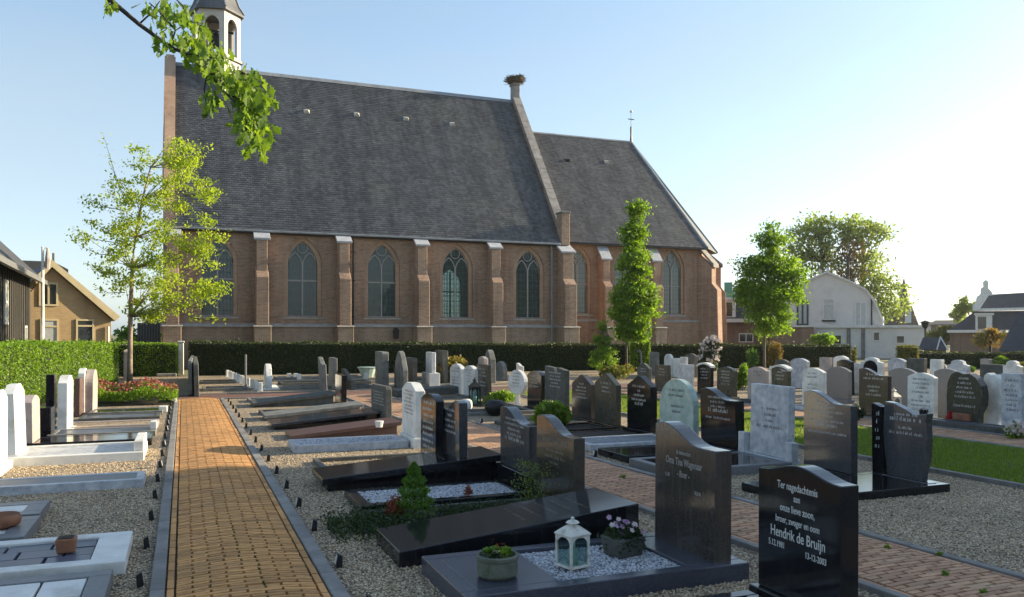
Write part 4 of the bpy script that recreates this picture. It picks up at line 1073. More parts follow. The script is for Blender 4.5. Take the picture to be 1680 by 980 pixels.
frame('grave', 'low grey kerb grave of gravel between the dark slab and the mottled slab', 1.42, 3.1, 16.8, 17.5, .06, .07, K['ashdark'])
frame('grave', 'low dark kerb grave between the black slab and pale kerb grave', 1.5, 3.2, 9.75, 10.5, .05, .06, K['ashdark'])
frame('grave', 'low stone kerb grave next to the cross path end of the first row', 1.42, 3.1, 20.1, 20.8, .07, .07, K['ash'])

# --- row beyond the second path, heads at X = 6.7 ---------------------------------------------------------
def D(s): return s
XB = 6.7
stone('dark gravestone with convex sides and falling wave top, on a glossy black slab', 7.0, 1450, 1522, 662, 'curvy', K['grey'], th=.09, plinth=(.09, .02), txt=[.65, .85, .35, .9], tsize=.032, heavy=(1,), taper=-.02)
t = stone('narrow black rough-edged upright panel beside the wave-topped dark gravestone', 7.0, 1431, 1449, 662, 'slantfar', K['black'], th=.10, plinth=(.09, .01), cat='gravestone', txt=[.5, .4, .6, .5, .4], tsize=.05)
frame('grave', 'glossy black low slab grave in front of the wave-topped dark gravestone', 5.3, 7.2, 6.12, 6.98, .085, .10, K['black'], K['black'], .083)
stone('tall dark grey granite gravestone with falling top edge, lettered in silver', XB, 1318, 1396, 643, 'wavefar', K['grey'], th=.10, plinth=(.08, .04), pm=K['black'], txt=[.55, .4, .8, .35, .85, .5, .95, .0], tsize=.03, heavy=(5,))
stone('tall pale veined marble gravestone flanked by two short marble posts', XB, 1229, 1293, 632, 'flat', K['pale'], th=.10, plinth=(.10, .05), txt=[.5, .4, .2, .8], tsize=.042, tm=K['letterdark'], tz=.66)
tt = STONES['tall pale veined marble gravestone flanked by two short marble posts'][0]
for s, hh in ((1, .34), (-1, .32)):
    b = MB(); b.box(-.12, -.02, s * .46 - .06, s * .46 + .06, .05, hh); b.build('side_post', K['pale'], tt, bevel=.006)
frame('grave', 'pale grey kerb grave with black slab before the flanked marble gravestone', 5.0, 6.6, 7.75, 8.75, .10, .10, K['matte'], K['black'], .095)
stone('black glossy gravestone with peaked left shoulder, warm light reflected on it', XB, 1150, 1208, 638, 'wavefar', K['black'], th=.14, plinth=(.09, .03), txt=[.6, .5, .5, .65, .8], tsize=.035, heavy=(3,))
frame('grave', 'black slab grave before the glossy peaked gravestone', 5.1, 6.6, 8.95, 9.75, .09, .09, K['black'], K['black'], .085)
stone('pale green marble gravestone with round arched top', XB, 1082, 1137, 622, 'round', K['green'], th=.10, plinth=(.10, .03), txt=[.55, .5, .0, .5, .3], tsize=.045, tm=K['letterdark'])
frame('grave', 'light marble slab grave before the round topped green gravestone', 5.15, 6.6, 10.05, 10.85, .09, .09, K['pale'], K['chips'], .085)
stone('black glossy gravestone with low peaked top, next to the green one', XB, 1029, 1067, 617, 'peak', K['black'], th=.12, plinth=(.09, .05), txt=[.6, .2, .5, .7, .4], tsize=.04, heavy=(4,))
frame('grave', 'black low slab grave before the peaked black gravestone', 5.3, 6.6, 11.0, 11.8, .06, .09, K['black'], K['soil'], .05)
stone('dark brown granite gravestone with shallow peaked top, beside leafy clump', XB, 975, 1011, 613, 'peak', K['olive'], th=.10, plinth=(.07, .05), pm=K['black'], txt=[.6, .4, .5], tsize=.04)
stone('narrow pinkish brown granite gravestone with small peak', XB, 938, 968, 615, 'peak', K['brown'], th=.10, plinth=(.07, .05), pm=K['black'], txt=[.4, .6, .7, .5, .7], tsize=.035)
stone('grey gravestone with notched wing top and engraved border lines', XB, 893, 928, 602, 'wing', K['ashdark'], th=.10, plinth=(.06, .05), txt=[.7, .6, .7, .4, .6], tsize=.038)
stone('small black gravestone with bowed top, between the wing-topped and oval stones', XB, 865, 887, 608, 'arch', K['black'], th=.12, plinth=(.09, .05), txt=[.6, .7, .5, .7], tsize=.04)
stone('white oval gravestone balanced on a slim stem', XB, 833, 859, 607, 'oval', K['white'], th=.09, plinth=(.08, .10), pm=K['ash'], txt=[.3, .5, .5, .55, .5, .4], tsize=.04, tm=K['letterdark'], tz=.80)
stone('dark narrow gravestone with lines of silver lettering, behind small lantern', XB, 783, 802, 598, 'flat', K['olive'], th=.08, txt=[.6, .5, .7, .0, .6, .5], tsize=.045)
stone('right slab of the paired tall white marble gravestones', XB - .1, 760, 779, 600, 'arch', K['white'], th=.12, txt=[.5, .4, .6, .4, .5], tsize=.04, tm=K['letterdark'])
stone('left slab of the paired tall white marble gravestones', XB - .1, 738, 757, 597, 'arch', K['white'], th=.12, txt=[.8, .8, .0, .7, .8, .8, .7], tsize=.045, tm=K['letterdark'])
for i, (a, c, z, m, lab) in enumerate([(12.05, 12.9, .06, 'black', 'low black kerb grave before the shallow peaked brown gravestone'), (13.0, 13.8, .06, 'ashdark', 'low dark kerb grave before the narrow pinkish gravestone'),
        (15.2, 16.0, .07, 'ash', 'low grey kerb grave before the small black bowed gravestone'), (17.3, 18.2, .10, 'ashdark', 'dark kerb grave carrying the small dark lantern'), (19.3, 21.2, .07, 'ash', 'grey kerb grave before the pair of tall white gravestones')]):
    frame('grave', lab, 5.15, 6.6, a, c, z, .08, K[m], K['gravel'] if i % 2 else K['soil'], z - .02)

# --- third and fourth rows beyond the lawn -----------------------------------------------------------------
XC = 12.4
third = 'gravestones of the row beyond the lawn'
rows = [
 ('pale blue marble gravestone with four blocks of dark writing, at the frame edge', XC, 1643, 1676, 613, 'flat', 'pale', [.8, .6, .8, .7, .8, .7, .8], 'd'),
 ('rough whitish gravestone with wavy torn top beside the pale blue one', XC + .3, 1611, 1644, 612, 'rock', 'white', None, 'd'),
 ('dark rounded boulder gravestone with engraved ornament and silver writing', XC, 1553, 1612, 610, 'rock', 'olive', [.3, .45, .5, .6, .7, .0, .7], 'l'),
 ('smooth white gravestone with softly arched top, full of grey writing', XC, 1488, 1532, 612, 'arch', 'white', [.7, .7, .6, .7, .2, .8, .8, .7], 'd'),
 ('dark brown gravestone with crested top and dimpled sides beyond the lawn', XC, 1409, 1456, 605, 'wavefar', 'brown', [.6, .8, .0, .5, .4, .6], 'l'),
 ('plain grey back of a square gravestone with a low arched top', 14.2, 1356, 1392, 602, 'arch', 'matte', None, 'l'),
 ('white gravestone with gently bowed top and dark writing, before the grey back', XC, 1315, 1350, 604, 'arch', 'white', [.5, .6, .0, .5, .6, .6], 'd'),
 ('dark gravestone edged with a curling white stone top and white side', XC, 1267, 1293, 602, 'wavefar', 'olive', [.4, .6, .5], 'l'),
 ('pale pinkish gravestone with arched top and two lines of writing', XC, 1226, 1256, 602, 'arch', 'pink', [.6, .5], 'd'),
 ('dark gravestone with humped top and four lines of pale writing', XC, 1176, 1204, 602, 'arch', 'olive', [.6, .5, .6, .5, .6], 'l'),
 ('black gravestone with a bright white humped cap', XC, 1144, 1165, 598, 'arch', 'black', [.6, .7, .5, .6], 'l'),
 ('pinkish white gravestone with square top, left of the white capped black one', XC, 1111, 1133, 598, 'flat', 'pale', None, 'l'),
 ('green black flat topped gravestone behind the round topped green one', XC, 1075, 1096, 599, 'flat', 'olive', [.5, .6, .5], 'l'),
 ('grey gravestone with off-centre peak behind the black peaked one', XC, 1045, 1064, 596, 'peak', 'ashdark', [.5, .6], 'l'),
]
for lab, X, a, c, tp, sh, m, tx, tmn in rows:
    stone(lab, X, a, c, tp, sh, K[m], th=.10 if sh != 'rock' else .16, plinth=(.08, .04), txt=tx, tm=K['letterdark'] if tmn == 'd' else K['letter'], tsize=.045, group=third)
def capon(label, m, th=.14, h=.05):
    t, w, hh, fx = STONES[label]
    b = MB(); pr = top_profile('arch', w + .06, hh + h, 10); lo = [(y, z - h + .003) for y, z in reversed(top_profile('arch', w + .06, hh + h, 10))]
    b.prism(pr + lo, 'x', -th / 2, th / 2); b.build('cap', m, t)
capon('black gravestone with a bright white humped cap', K['white'])
capon('dark gravestone edged with a curling white stone top and white side', K['white'])
t, w, hh, fx = STONES['dark gravestone edged with a curling white stone top and white side']
b = MB(); b.box(-.06, .06, w / 2 + .002, w / 2 + .06, .08, hh); b.build('side_slab', K['white'], t)
stone('big plain grey back of a gravestone just left of the dark boulder', 13.6, 1532, 1572, 605, 'arch', K['matte'], th=.1, group=third)
stone('grey back of a wide gravestone with a low arch, behind the crested brown one', 14.3, 1458, 1500, 604, 'arch', K['matte'], th=.1, group=third)
frame('grave', 'long dark low ledge before the smooth white gravestone and the boulder', 11.95, 12.35, 8.1, 11.3, .12, .08, K['ashdark'], K['slate'], .11)
frame('grave', 'pale kerb grave before the white edged dark gravestone', 11.9, 12.35, 13.0, 14.2, .09, .07, K['pale'], K['gravel'], .06)
frame('grave', 'dark kerb grave before the humped dark and white capped stones', 11.9, 12.35, 15.6, 18.4, .07, .07, K['ashdark'], K['soil'], .05)
XD = 16.8
fourth = 'gravestones of the rearmost row by the hedge'
rows = [
 ('bright white gravestone with shouldered top near the yellow bush', 1645, 1674, 592, 'shoulder', 'white'), ('wide dark low gravestone left of the bright shouldered one', 1607, 1644, 598, 'flat', 'ashdark'),
 ('small grey gravestone peeping over the wide dark one', 1607, 1622, 589, 'flat', 'matte'), ('broad pale gravestone with stepped top', 1554, 1587, 591, 'shoulder', 'pale'),
 ('white squarish gravestone with a dark round boulder before it', 1525, 1543, 590, 'flat', 'white'), ('flat topped brown grey gravestone in the rear row', 1487, 1516, 588, 'flat', 'ashdark'),
 ('pale grey gravestone with a low point in the rear row', 1457, 1484, 588, 'arch', 'pale'), ('white gravestone framing a black round arched panel', 1411, 1446, 587, 'shoulder', 'white'),
 ('narrow white gravestone left of the black arched panel', 1400, 1410, 596, 'flat', 'white'), ('black gravestone with bowed top in front of a white curl', 1373, 1397, 590, 'arch', 'black'),
 ('white curled gravestone rising behind the black bowed one', 1367, 1389, 584, 'arch', 'white'), ('small beige gravestone between two dark ones', 1344, 1361, 587, 'flat', 'pink'),
 ('very pale gravestone with shouldered bow top by the tree trunk', 1296, 1323, 588, 'arch', 'pale'), ('low dark gravestone by the orange conifer', 1271, 1291, 590, 'arch', 'ashdark'),
 ('grey gravestone beside the round white disc stone', 1123, 1140, 580, 'arch', 'ashdark'), ('tiny white gravestone, second right of the round disc', 1115, 1124, 586, 'flat', 'white'),
 ('tiny white gravestone touching the round disc', 1104, 1112, 588, 'flat', 'white'), ('round white disc gravestone against the hedge', 1089, 1101, 581, 'round', 'white'),
 ('grey upright gravestone against the hedge left of the disc', 1065, 1078, 578, 'flat', 'ash'),
]
for i, (lab, a, c, tp, sh, m) in enumerate(rows):
    stone(lab, XD + (.6 if i in (2, 10, 14) else 0) - (.5 if i in (9,) else 0), a, c, tp, sh, K[m], th=.12, group=fourth, bev=.01)
t, w, hh, fx = STONES['white gravestone framing a black round arched panel']
b = MB(); b.prism([(-w * .32, .1)] + top_profile('round', w * .64, hh - .07) + [(w * .32, .1)], 'x', -.075, -.0615); b.build('panel', K['black'], t)
x, y = C(1542, 22.0); t = thing('boulder', 'dark round boulder before the white squarish gravestone', 'boulder', (x, y, 0))
b = MB(); b.lathe([(.18, 0), (.26, .25), (.25, .6), (.16, .78), (.03, .84)], (0, 0, 0), 12, sx=.8); b.build('rock', K['ashdark'], t, smooth=True)
x, y = C(1052, 31); t = thing('shepherd_crook', 'thin pale hooked metal post against the hedge', 'post', (x, y, 0))
b = MB(); b.tube([(0, 0, 0), (0, 0, .75), (-.02, 0, .9), (-.10, 0, .97), (-.18, 0, .95)], .03, 6); b.build('rod', K['matte'], t)

# --- plots beyond the cross path -----------------------------------------------------------------------------
far_ = 'old gravestones beyond the cross path'
def farstone(label, px0, px1, top, base, shape, m, th=.12, plinth=None, side=-1, tilt=0.0, z0=0.0, group=far_, txt=None):
    X = P((px0 + px1) / 2, base)[0]
    return stone(label, X, px0, px1, top, shape, K[m], th=th, plinth=plinth, group=group, bev=.012, tilt=tilt, txt=txt, tsize=.05, tm=K['letterdark'])
farstone('leaning weathered grey gravestone, leftmost of the three narrow grey ones', 523, 531, 586, 643, 'slantfar', 'ash', tilt=-.05)
farstone('straight narrow grey gravestone just right of the leaning one', 538, 547, 587, 638, 'flat', 'ash')
farstone('low broad dark grey gravestone with stepped edge', 561, 575, 606, 638, 'slantfar', 'ashdark')
farstone('tall plain grey upright gravestone, left of the round shouldered one', 616, 627, 577, 635, 'chamfer', 'ash', th=.2)
farstone('tall grey gravestone with one rounded shoulder', 647, 661, 576, 637, 'gothic', 'ash', th=.15)
farstone('shorter dark grey gravestone right of the rounded shoulder', 664, 677, 587, 634, 'chamfer', 'ashdark', th=.14)
farstone('bright white narrow gravestone rising from a grey block', 698, 709, 578, 634, 'flat', 'white', th=.12, plinth=(.42, .10))
farstone('tall brownish grey gravestone behind the golden bush', 714, 729, 575, 632, 'flat', 'ashdark', th=.14)
farstone('grey gravestone with pointed tip by the dark narrow lettered one', 795, 805, 574, 628, 'gothic', 'ash', th=.18)
farstone('pale low gravestone half hidden left of the pointed one', 784, 793, 585, 632, 'arch', 'pink', th=.14)
farstone('grey round headed gravestone against the dark hedge', 811, 826, 593, 624, 'round', 'ash', th=.16)
farstone('small white pointed gravestone behind the white oval', 847, 855, 596, 630, 'slantfar', 'white', th=.1)
farstone('white rounded obelisk gravestone on a flat white base', 431, 438, 597, 637, 'round', 'white', th=.16, plinth=(.04, .22))
farstone('thin grey gravestone seen edge on at the path crossing', 310, 314, 587, 636, 'flat', 'ash', th=.10)
farstone('thin dark topped gravestone at the path crossing, right of its grey twin', 316, 321, 589, 640, 'chamfer', 'ashdark', th=.12)
farstone('slender pale gravestone standing by the tree trunk', 203, 207, 574, 622, 'chamfer', 'pink', th=.16)
farstone('short dark post stone before the bright hedge end', 184, 188, 594, 626, 'flat', 'ashdark', th=.12)
farstone('tiny tilted white stone near the flower bed', 279, 285, 640, 647, 'flat', 'white', th=.10, tilt=.4)
X0 = 1.9
post_group = 'little white marker posts in a line beyond the cross path'
proto = None
for i in range(11):
    y = 23.8 + i * .86; x = 1.98 - .045 * i
    if proto is None:
        proto = thing('marker_post', 'little white post in the line running to the dark hedge', 'marker post', (x, y, 0), group=post_group)
        b = MB(); b.box(-.05, .05, -.07, .07, 0, .26); b.build('post', K['white'], proto, bevel=.01)
        b = MB(); b.box(-.08, .08, -.10, .10, -.02, .02); b.build('foot', K['white'], proto)
    else:
        o = proto.copy(); COL.objects.link(o); o.location = (x, y, 0); o.rotation_euler = (0, 0, R.uniform(-.15, .15))
        for c in [c for c in COL.objects if c.parent is proto]:
            q = c.copy(); COL.objects.link(q); q.parent = o
for px, b0 in ((474, 622), (485, 622), (490, 623), (600, 622)):
    x, y = P(px, b0); t = thing('marker_post', 'small white block among the far gravel plots under the hedge', 'marker post', (x, y, 0), group='white blocks under the hedge')
    b = MB(); b.box(-.07, .07, -.07, .07, 0, .2); b.build('post', K['white'], t, bevel=.01)
x, y = P(403, 641); t = thing('pole', 'thin grey upright pole at the end of the white marker posts', 'pole', (x, y, 0)); b = MB(); b.tube([(0, 0, 0), (0, 0, 1.02)], .03, 8); b.build('shaft', K['matte'], t)
k = 0
for x0, x1, y0, y1, m, lab in [(2.6, 5.2, 24.2, 25.1, 'ash', 'pale kerb plot right behind the cross path'), (2.8, 5.6, 26.2, 27.2, 'ashdark', 'dark kerb plot among the far gravel'), (.5, 1.7, 24.4, 25.3, 'ash', 'pale kerb plot at the crossing'),
        (.5, 1.6, 28, 29, 'ashdark', 'dark kerb plot left of the marker posts'), (6.2, 8.6, 24.0, 25.0, 'ash', 'pale kerb plot near the golden bush'), (3.0, 6.0, 29.6, 30.6, 'ash', 'pale kerb plot under the long dark hedge'), (7.0, 9.8, 27.5, 28.5, 'ashdark', 'dark kerb plot before the far hedge')]:
    frame('grave', lab, x0, x1, y0, y1, .09, .10, K[m], K['gravel'], .05)
t = thing('flower_pot', 'pale blue planter under the dark hedge', 'planter', (*P(603, 619), 0)); b = MB(); b.lathe([(.22, 0), (.33, .32), (.40, .36), (.36, .38)], (0, 0, 0), 12); b.build('pot', K['green'], t)
wedge('grave_slab', 'dark slab resting level before the block with the white narrow stone', 5.0, 6.6, 20.3, 21.0, .18, .24, K['ashdark'])

# --- left plots, heads near X = -1.9, stones looking towards the path ---------------------------------------
left_ = 'gravestones left of the yellow brick path'
def lstone(label, pl, pr, top, X, shape, m, th=.14, txt=None, **k):
    return stone(label, X, pl, pr, top, shape, K[m], th=th, side=1, txt=txt, tsize=.045, tm=K['letterdark'], group=left_, **k)
lstone('tall bright white marble gravestone with roofed top at the left rim', 27, 44, 630, -1.92, 'roofed', 'white', th=.12, tilt=-.03, plinth=(.10, .03))
lstone('white gravestone at the very edge of the view', -6, 12, 640, -1.95, 'roofed', 'white', th=.14, plinth=(.10, .05))
lstone('pinkish weathered gravestone right of the tall white one', 54, 66, 648, -1.92, 'arch', 'pink', th=.16)
lstone('low dark gravestone between pinkish and tall white topped stones', 84, 90, 668, -1.85, 'flat', 'black', th=.22)
lstone('tall narrow black gravestone before the bright hedge', 88, 93, 614, -1.95, 'flat', 'black', th=.12)
lstone('tall pink sided gravestone with brilliant white edge', 110, 120, 616, -1.72, 'roofed', 'white', th=.14, plinth=(.05, .05))
lstone('dark reddish low gravestone behind the pair of slim white ones', 131, 136, 620, -1.85, 'flat', 'rust', th=.1)
lstone('slim white gravestone, left one of the slim pair', 138, 144, 604, -1.82, 'arch', 'white', th=.12)
lstone('slim pale pink gravestone with rounded head, right one of the slim pair', 153, 159, 606, -1.66, 'round', 'pink', th=.14, plinth=(.05, .04))
g = frame('grave', 'dark grey framed grave of large white marble tiles, nearest on the left', -2.25, -.42, 4.9, 5.92, .08, .13, K['matte'], K['soil'], .05, tiles=(4, 2, K['white'], .075))
b = MB(); b.lathe([(.05, .0), (.05, .02), (.01, .025)], (.30, .0, .078), 5); b.build('ornament', K['iron'], g)
frame('grave', 'white marble framed grave with blue slate tiles and terracotta block', -2.25, -.36, 6.08, 7.0, .085, .13, K['white'], K['soil'], .05, tiles=(5, 3, K['slate'], .07), ends=.22)
b = MB(); x, y = P(109, 906, .07); t = thing('terracotta_block', 'square terracotta planter block on the blue slate tiled grave', 'planter', (x, y, .072))
b.hexa([(-.055, -.055, 0), (.055, -.055, 0), (.055, .055, 0), (-.055, .055, 0)], [(-.065, -.065, .10), (.065, -.065, .10), (.065, .065, .10), (-.065, .065, .10)]); b.build('block', K['terra'], t, bevel=.008)
b = MB(); b.box(-.045, .045, -.045, .045, .1005, .106); b.build('earth', K['soil'], t)
frame('grave', 'small dark framed child grave with a terracotta bowl on white chips', -2.4, -1.1, 7.07, 7.85, .09, .16, K['matte'], K['white'], .075)
t = thing('bowl', 'round terracotta bowl standing on the small framed grave', 'bowl', (*P(5, 866, .08), .078)); b = MB(); b.lathe([(.06, 0), (.12, .03), (.13, .08), (.11, .11), (.10, .09), (.02, .07)], (0, 0, 0), 18); b.build('dish', K['terra'], t, smooth=True)
frame('grave', 'small dark framed grave with a plain white slab, beyond the bowl grave', -2.4, -1.13, 7.98, 8.6, .08, .15, K['matte'], K['white'], .075)
frame('grave', 'long glossy pale slab grave mirroring the sky', -2.6, -.38, 9.42, 9.98, .09, .08, K['pale'], K['matte'], .086)
t = frame('grave', 'long white kerb grave with a raised block at its foot', -2.3, -.46, 11.42, 12.6, .11, .12, K['white'], K['pale'], .09)
b = MB(); b.box(.80, .915, -.50, .50, .1105, .24); b.build('foot_block', K['white'], t, bevel=.01)
frame('grave', 'glossy black slab grave reflecting the hedge, beyond the long white kerb', -2.0, -.42, 12.95, 13.75, .10, .10, K['black'], K['black'], .097)
frame('grave', 'grey kerb grave with a small white block at its foot', -1.9, -.40, 14.1, 14.9, .08, .09, K['ash'], K['slate'], .07)
b = MB(); t = thing('block', 'small white marble block at the foot of the grey kerb grave', 'block', (-.44, 14.5, .08)); b.box(-.05, .05, -.12, .12, 0.0005, .12); b.build('stone', K['white'], t, bevel=.01)
frame('grave', 'pinkish kerb grave full of gravel on the left side', -1.85, -.40, 15.3, 16.2, .07, .08, K['pink'], K['gravel'], .05)
frame('grave', 'dark low slab grave third before the flower bed', -1.75, -.40, 16.6, 17.4, .08, .08, K['ashdark'], K['slate'], .07)
frame('grave', 'grey low kerb grave just before the flower bed', -1.7, -.38, 17.8, 18.7, .08, .08, K['ash'], K['black'], .07)
b = MB(); t = thing('block', 'small white block beside the path near the flower bed', 'block', (-.38, 18.4, 0)); b.box(-.08, .08, -.14, .14, 0, .12); b.build('stone', K['white'], t, bevel=.01)

# --- numbered plot markers along the path kerbs ---------------------------------------------------------------
K['sillplate'] = mat('marker plate', (.5, .5, .5), rough=.4)
mg = 'small dark plot markers along the path kerbs'
mk = thing('plot_marker', 'small slanted dark marker with pale face by the path kerb', 'plot marker', (.99, 5.71, 0), group=mg)
b = MB(); b.hexa([(-.022, -.03, -.02), (.022, -.03, -.02), (.022, .03, -.02), (-.022, .03, -.02)], [(-.006, -.03, .095), (.026, -.03, .078), (.026, .03, .078), (-.006, .03, .095)]); b.build('post', K['iron'], mk, bevel=.003)
b = MB(); b.add([(-.0228, -.024, .02), (-.0105, -.024, .085), (-.0105, .024, .085), (-.0228, .024, .02)], [(0, 1, 2, 3)]); b.build('plate', K['sillplate'], mk)
kids = [c for c in COL.objects if c.parent is mk]
def put_marker(x, y, rz):
    o = mk.copy(); COL.objects.link(o); o.location = (x, y, 0); o.rotation_euler = (0, 0, rz + R.uniform(-.1, .1))
    for c in kids: q = c.copy(); COL.objects.link(q); q.parent = o
    return o
y = 6.85
while y < 20.8:
    put_marker(.99, y, 0); y += .98
o = put_marker(.99, 4.75, 0)
y = 5.74
while y < 20:
    o = put_marker(-.25, y, math.pi); o['label'] = 'small dark marker with pale face on the left side of the path'; y += 1.0
for y in (9.6, 10.6, 11.6, 14.0, 15.0): 
    o = put_marker(4.98, y, 0); o['label'] = 'small dark marker by the far kerb of the red brick path'
# ------------------------------------------------------------------ things on the graves
K['lanternglass'] = glassmat('lantern glass', (.02, .04, .04), .82)
def lantern(label, x, y, z, w, h, m, glass, rz=0.0, candle=True):
    t = thing('lantern', label, 'lantern', (x, y, z), rz); k = w / 2; hb = h * .10; ht = h * .66; p = w * .05
    b = MB(); b.box(-k*1.08, k*1.08, -k*1.08, k*1.08, hb * .55, hb)
    for sx in (-1, 1):
        for sy in (-1, 1): b.box(sx*k*.86 - p, sx*k*.86 + p, sy*k*.86 - p, sy*k*.86 + p, 0, hb * .55 - .0005)
    b.build('base', m, t, bevel=.002)
    b = MB()
    for sx in (-1, 1):
        for sy in (-1, 1): b.box(sx*k*.92 - p, sx*k*.92 + p, sy*k*.92 - p, sy*k*.92 + p, hb + .0005, ht)
    b.build('frame', m, t, bevel=.001)
    for a in range(4):
        T = lambda x_, y_, z_: (x_ * math.cos(a*math.pi/2) - y_ * math.sin(a*math.pi/2), x_ * math.sin(a*math.pi/2) + y_ * math.cos(a*math.pi/2), z_)
        xx = k * .92 - p - .0005
        b = MB(); o = arch_pts(0, xx, hb + .001, ht - h * .20, ht - h * .03, 6)
        for (x0, z0), (x1, z1) in zip(o[1:-1], o[2:-1]):
            b.add([T(x0, -k*.95, z0), T(x1, -k*.95, z1), T(x1, -k*.95, ht), T(x0, -k*.95, ht)], [(0, 1, 2, 3)])
        b.build('arch', m, t)
        b = MB(); b.add([T(-xx, -k*.90, hb + .001), T(xx, -k*.90, hb + .001), T(xx, -k*.90, ht - .002), T(-xx, -k*.90, ht - .002)], [(0, 1, 2, 3)]); b.build('pane', glass, t)
    b = MB(); r = 1.414 * k
    b.lathe([(r * 1.10, ht + .0005), (r * 1.10, ht + h*.025), (r * .80, ht + h * .09), (r * .45, ht + h * .16), (r * .30, ht + h*.18)], (0, 0, 0), 4); me = b.build('roof', m, t, bevel=.002); me.rotation_euler = (0, 0, math.pi / 4)
    b = MB(); z1 = ht + h * .1805; b.lathe([(k*.34, z1), (k*.34, z1 + h*.035), (k*.58, z1 + h*.04), (k*.42, z1 + h*.075), (k*.14, z1 + h*.10), (k*.12, z1 + h*.115), (k*.17, z1 + h*.13), (.004, z1 + h*.155)], (0, 0, 0), 14); b.build('chimney', m, t, smooth=False)
    if candle: b = MB(); b.lathe([(k*.46, hb + .001), (k*.46, h*.34), (k*.40, h*.36), (.003, h*.345)], (0, 0, 0), 14); b.build('candle', K['candle'], t, smooth=True)
    return t
lantern('white metal lantern with a pale green candle standing on marble chips', 2.33, 4.80, .09, .155, .335, K['whitepaint'], K['lanternglass'], rz=.25)
lantern('small black iron lantern between gravestones, beside a tuft of dry grass', *P(779, 668, .08), .08, .20, .62, K['iron'], K['lanternglass'])
lantern('small white lantern peeping above the wave-topped dark gravestone', *P(1466, 682), 0.0, .19, .55, K['whitepaint'], K['glasspale'], candle=False)

def mound(n, r, z, s): p = NP.normal(size=(n, 3)); p /= np.linalg.norm(p, axis=1)[:, None]; p[:, 2] = np.abs(p[:, 2]); return p * np.array([r, r, s]) * NP.uniform(.5, 1, (n, 1)) + np.array([0, 0, z])
def succulent(b, c, r, n, m=None):
    for i in range(n):
        a = i * 2.4; q = r * (.25 + .75 * i / n); el = 1.2 * (1 - i / n) + .25
        d = Vector((math.cos(a) * math.cos(el), math.sin(a) * math.cos(el), math.sin(el))); s = Vector((-math.sin(a), math.cos(a), 0)) * q * .32
        p = Vector(c); e = p + d * q
        b.add([p - s * .4, p + s * .4, p + d * q * .6 + s, e, p + d * q * .6 - s], [(0, 1, 2, 3, 4)])
t = thing('planter', 'round mossy concrete planter bowl with small succulents', 'planter', (1.79, 4.74, .115))
b = MB(); b.lathe([(.105, 0), (.125, .02), (.125, .105), (.133, .115), (.133, .135), (.112, .138), (.108, .115), (.02, .11)], (0, 0, 0), 26); b.build('bowl', mat('mossy concrete', (.15, .155, .125), (.10, .11, .08), 12, rough=.9, bump=.7, bscale=50, stain=(.06, .08, .04), stscale=9), t, smooth=False, bevel=.003)
for c, r, m in (((-.045, .03, .12), .055, 'conifer'), ((.02, -.03, .12), .045, 'mid'), ((-.03, -.05, .118), .04, 'dark'), ((.065, .02, .12), .05, 'mid'), ((.01, .06, .12), .05, 'oak')):
    b = MB(); succulent(b, (c[0], c[1], c[2] + .02), r * 1.15, 46); leafcloud('foliage', np.array([(c[0], c[1], c[2])]) + mound(130, r * .95, 0, r * 1.1), .014, L[m], t); b.build('succulent', L[m], t)
leafcloud('foliage', np.array([(.03, .05, .15)]) + NP.normal(0, .02, (60, 3)), .012, L['red'], t)
leafcloud('blossom', np.array([(-.02, -.04, .14)]) + NP.normal(0, .012, (50, 3)), .010, L['whitefl'], t)

t = thing('flower_pot', 'dark rough planter of white and lilac violets by the wavy gravestone', 'planter', (2.80, 4.98, .088), .2)
b = MB(); b.hexa([(-.10, -.09, 0), (.10, -.09, 0), (.10, .09, 0), (-.10, .09, 0)], [(-.12, -.11, .13), (.12, -.11, .13), (.12, .11, .13), (-.12, .11, .13)]); b.build('pot', K['ashdark'], t, bevel=.01)
leafcloud('foliage', mound(700, .14, .11, .12), .028, L['dark'], t)
leafcloud('hanging_foliage', np.stack([NP.uniform(-.13, .13, 350), NP.uniform(-.13, .13, 350), NP.uniform(.03, .14, 350)], 1), .025, L['dark'], t, kind='stuff')
def flower(b, c, r, q):
    c = Vector(c); n = Vector((q.uniform(-.4, .1), q.uniform(-1, -.4), q.uniform(.1, .7))).normalized(); a = n.cross(Vector((0, 0, 1))).normalized(); d = n.cross(a)
    for i in range(5):
        g = i * 1.2566; u = a * math.cos(g) + d * math.sin(g); v = a * -math.sin(g) + d * math.cos(g)
        b.add([c, c + u * r * .6 + v * r * .42, c + u * r + n * r * .1, c + u * r * .6 - v * r * .42], [(0, 1, 2, 3)])
q = random.Random(3)
for m, k in (('whitefl', 7), ('lilac', 10)):
    for i in range(k):
        b = MB(); a = q.uniform(0, 6.28); rr = q.uniform(.03, .14); flower(b, (rr * math.cos(a), rr * math.sin(a), q.uniform(.16, .25)), .021, q); b.build('flower', L[m], t)

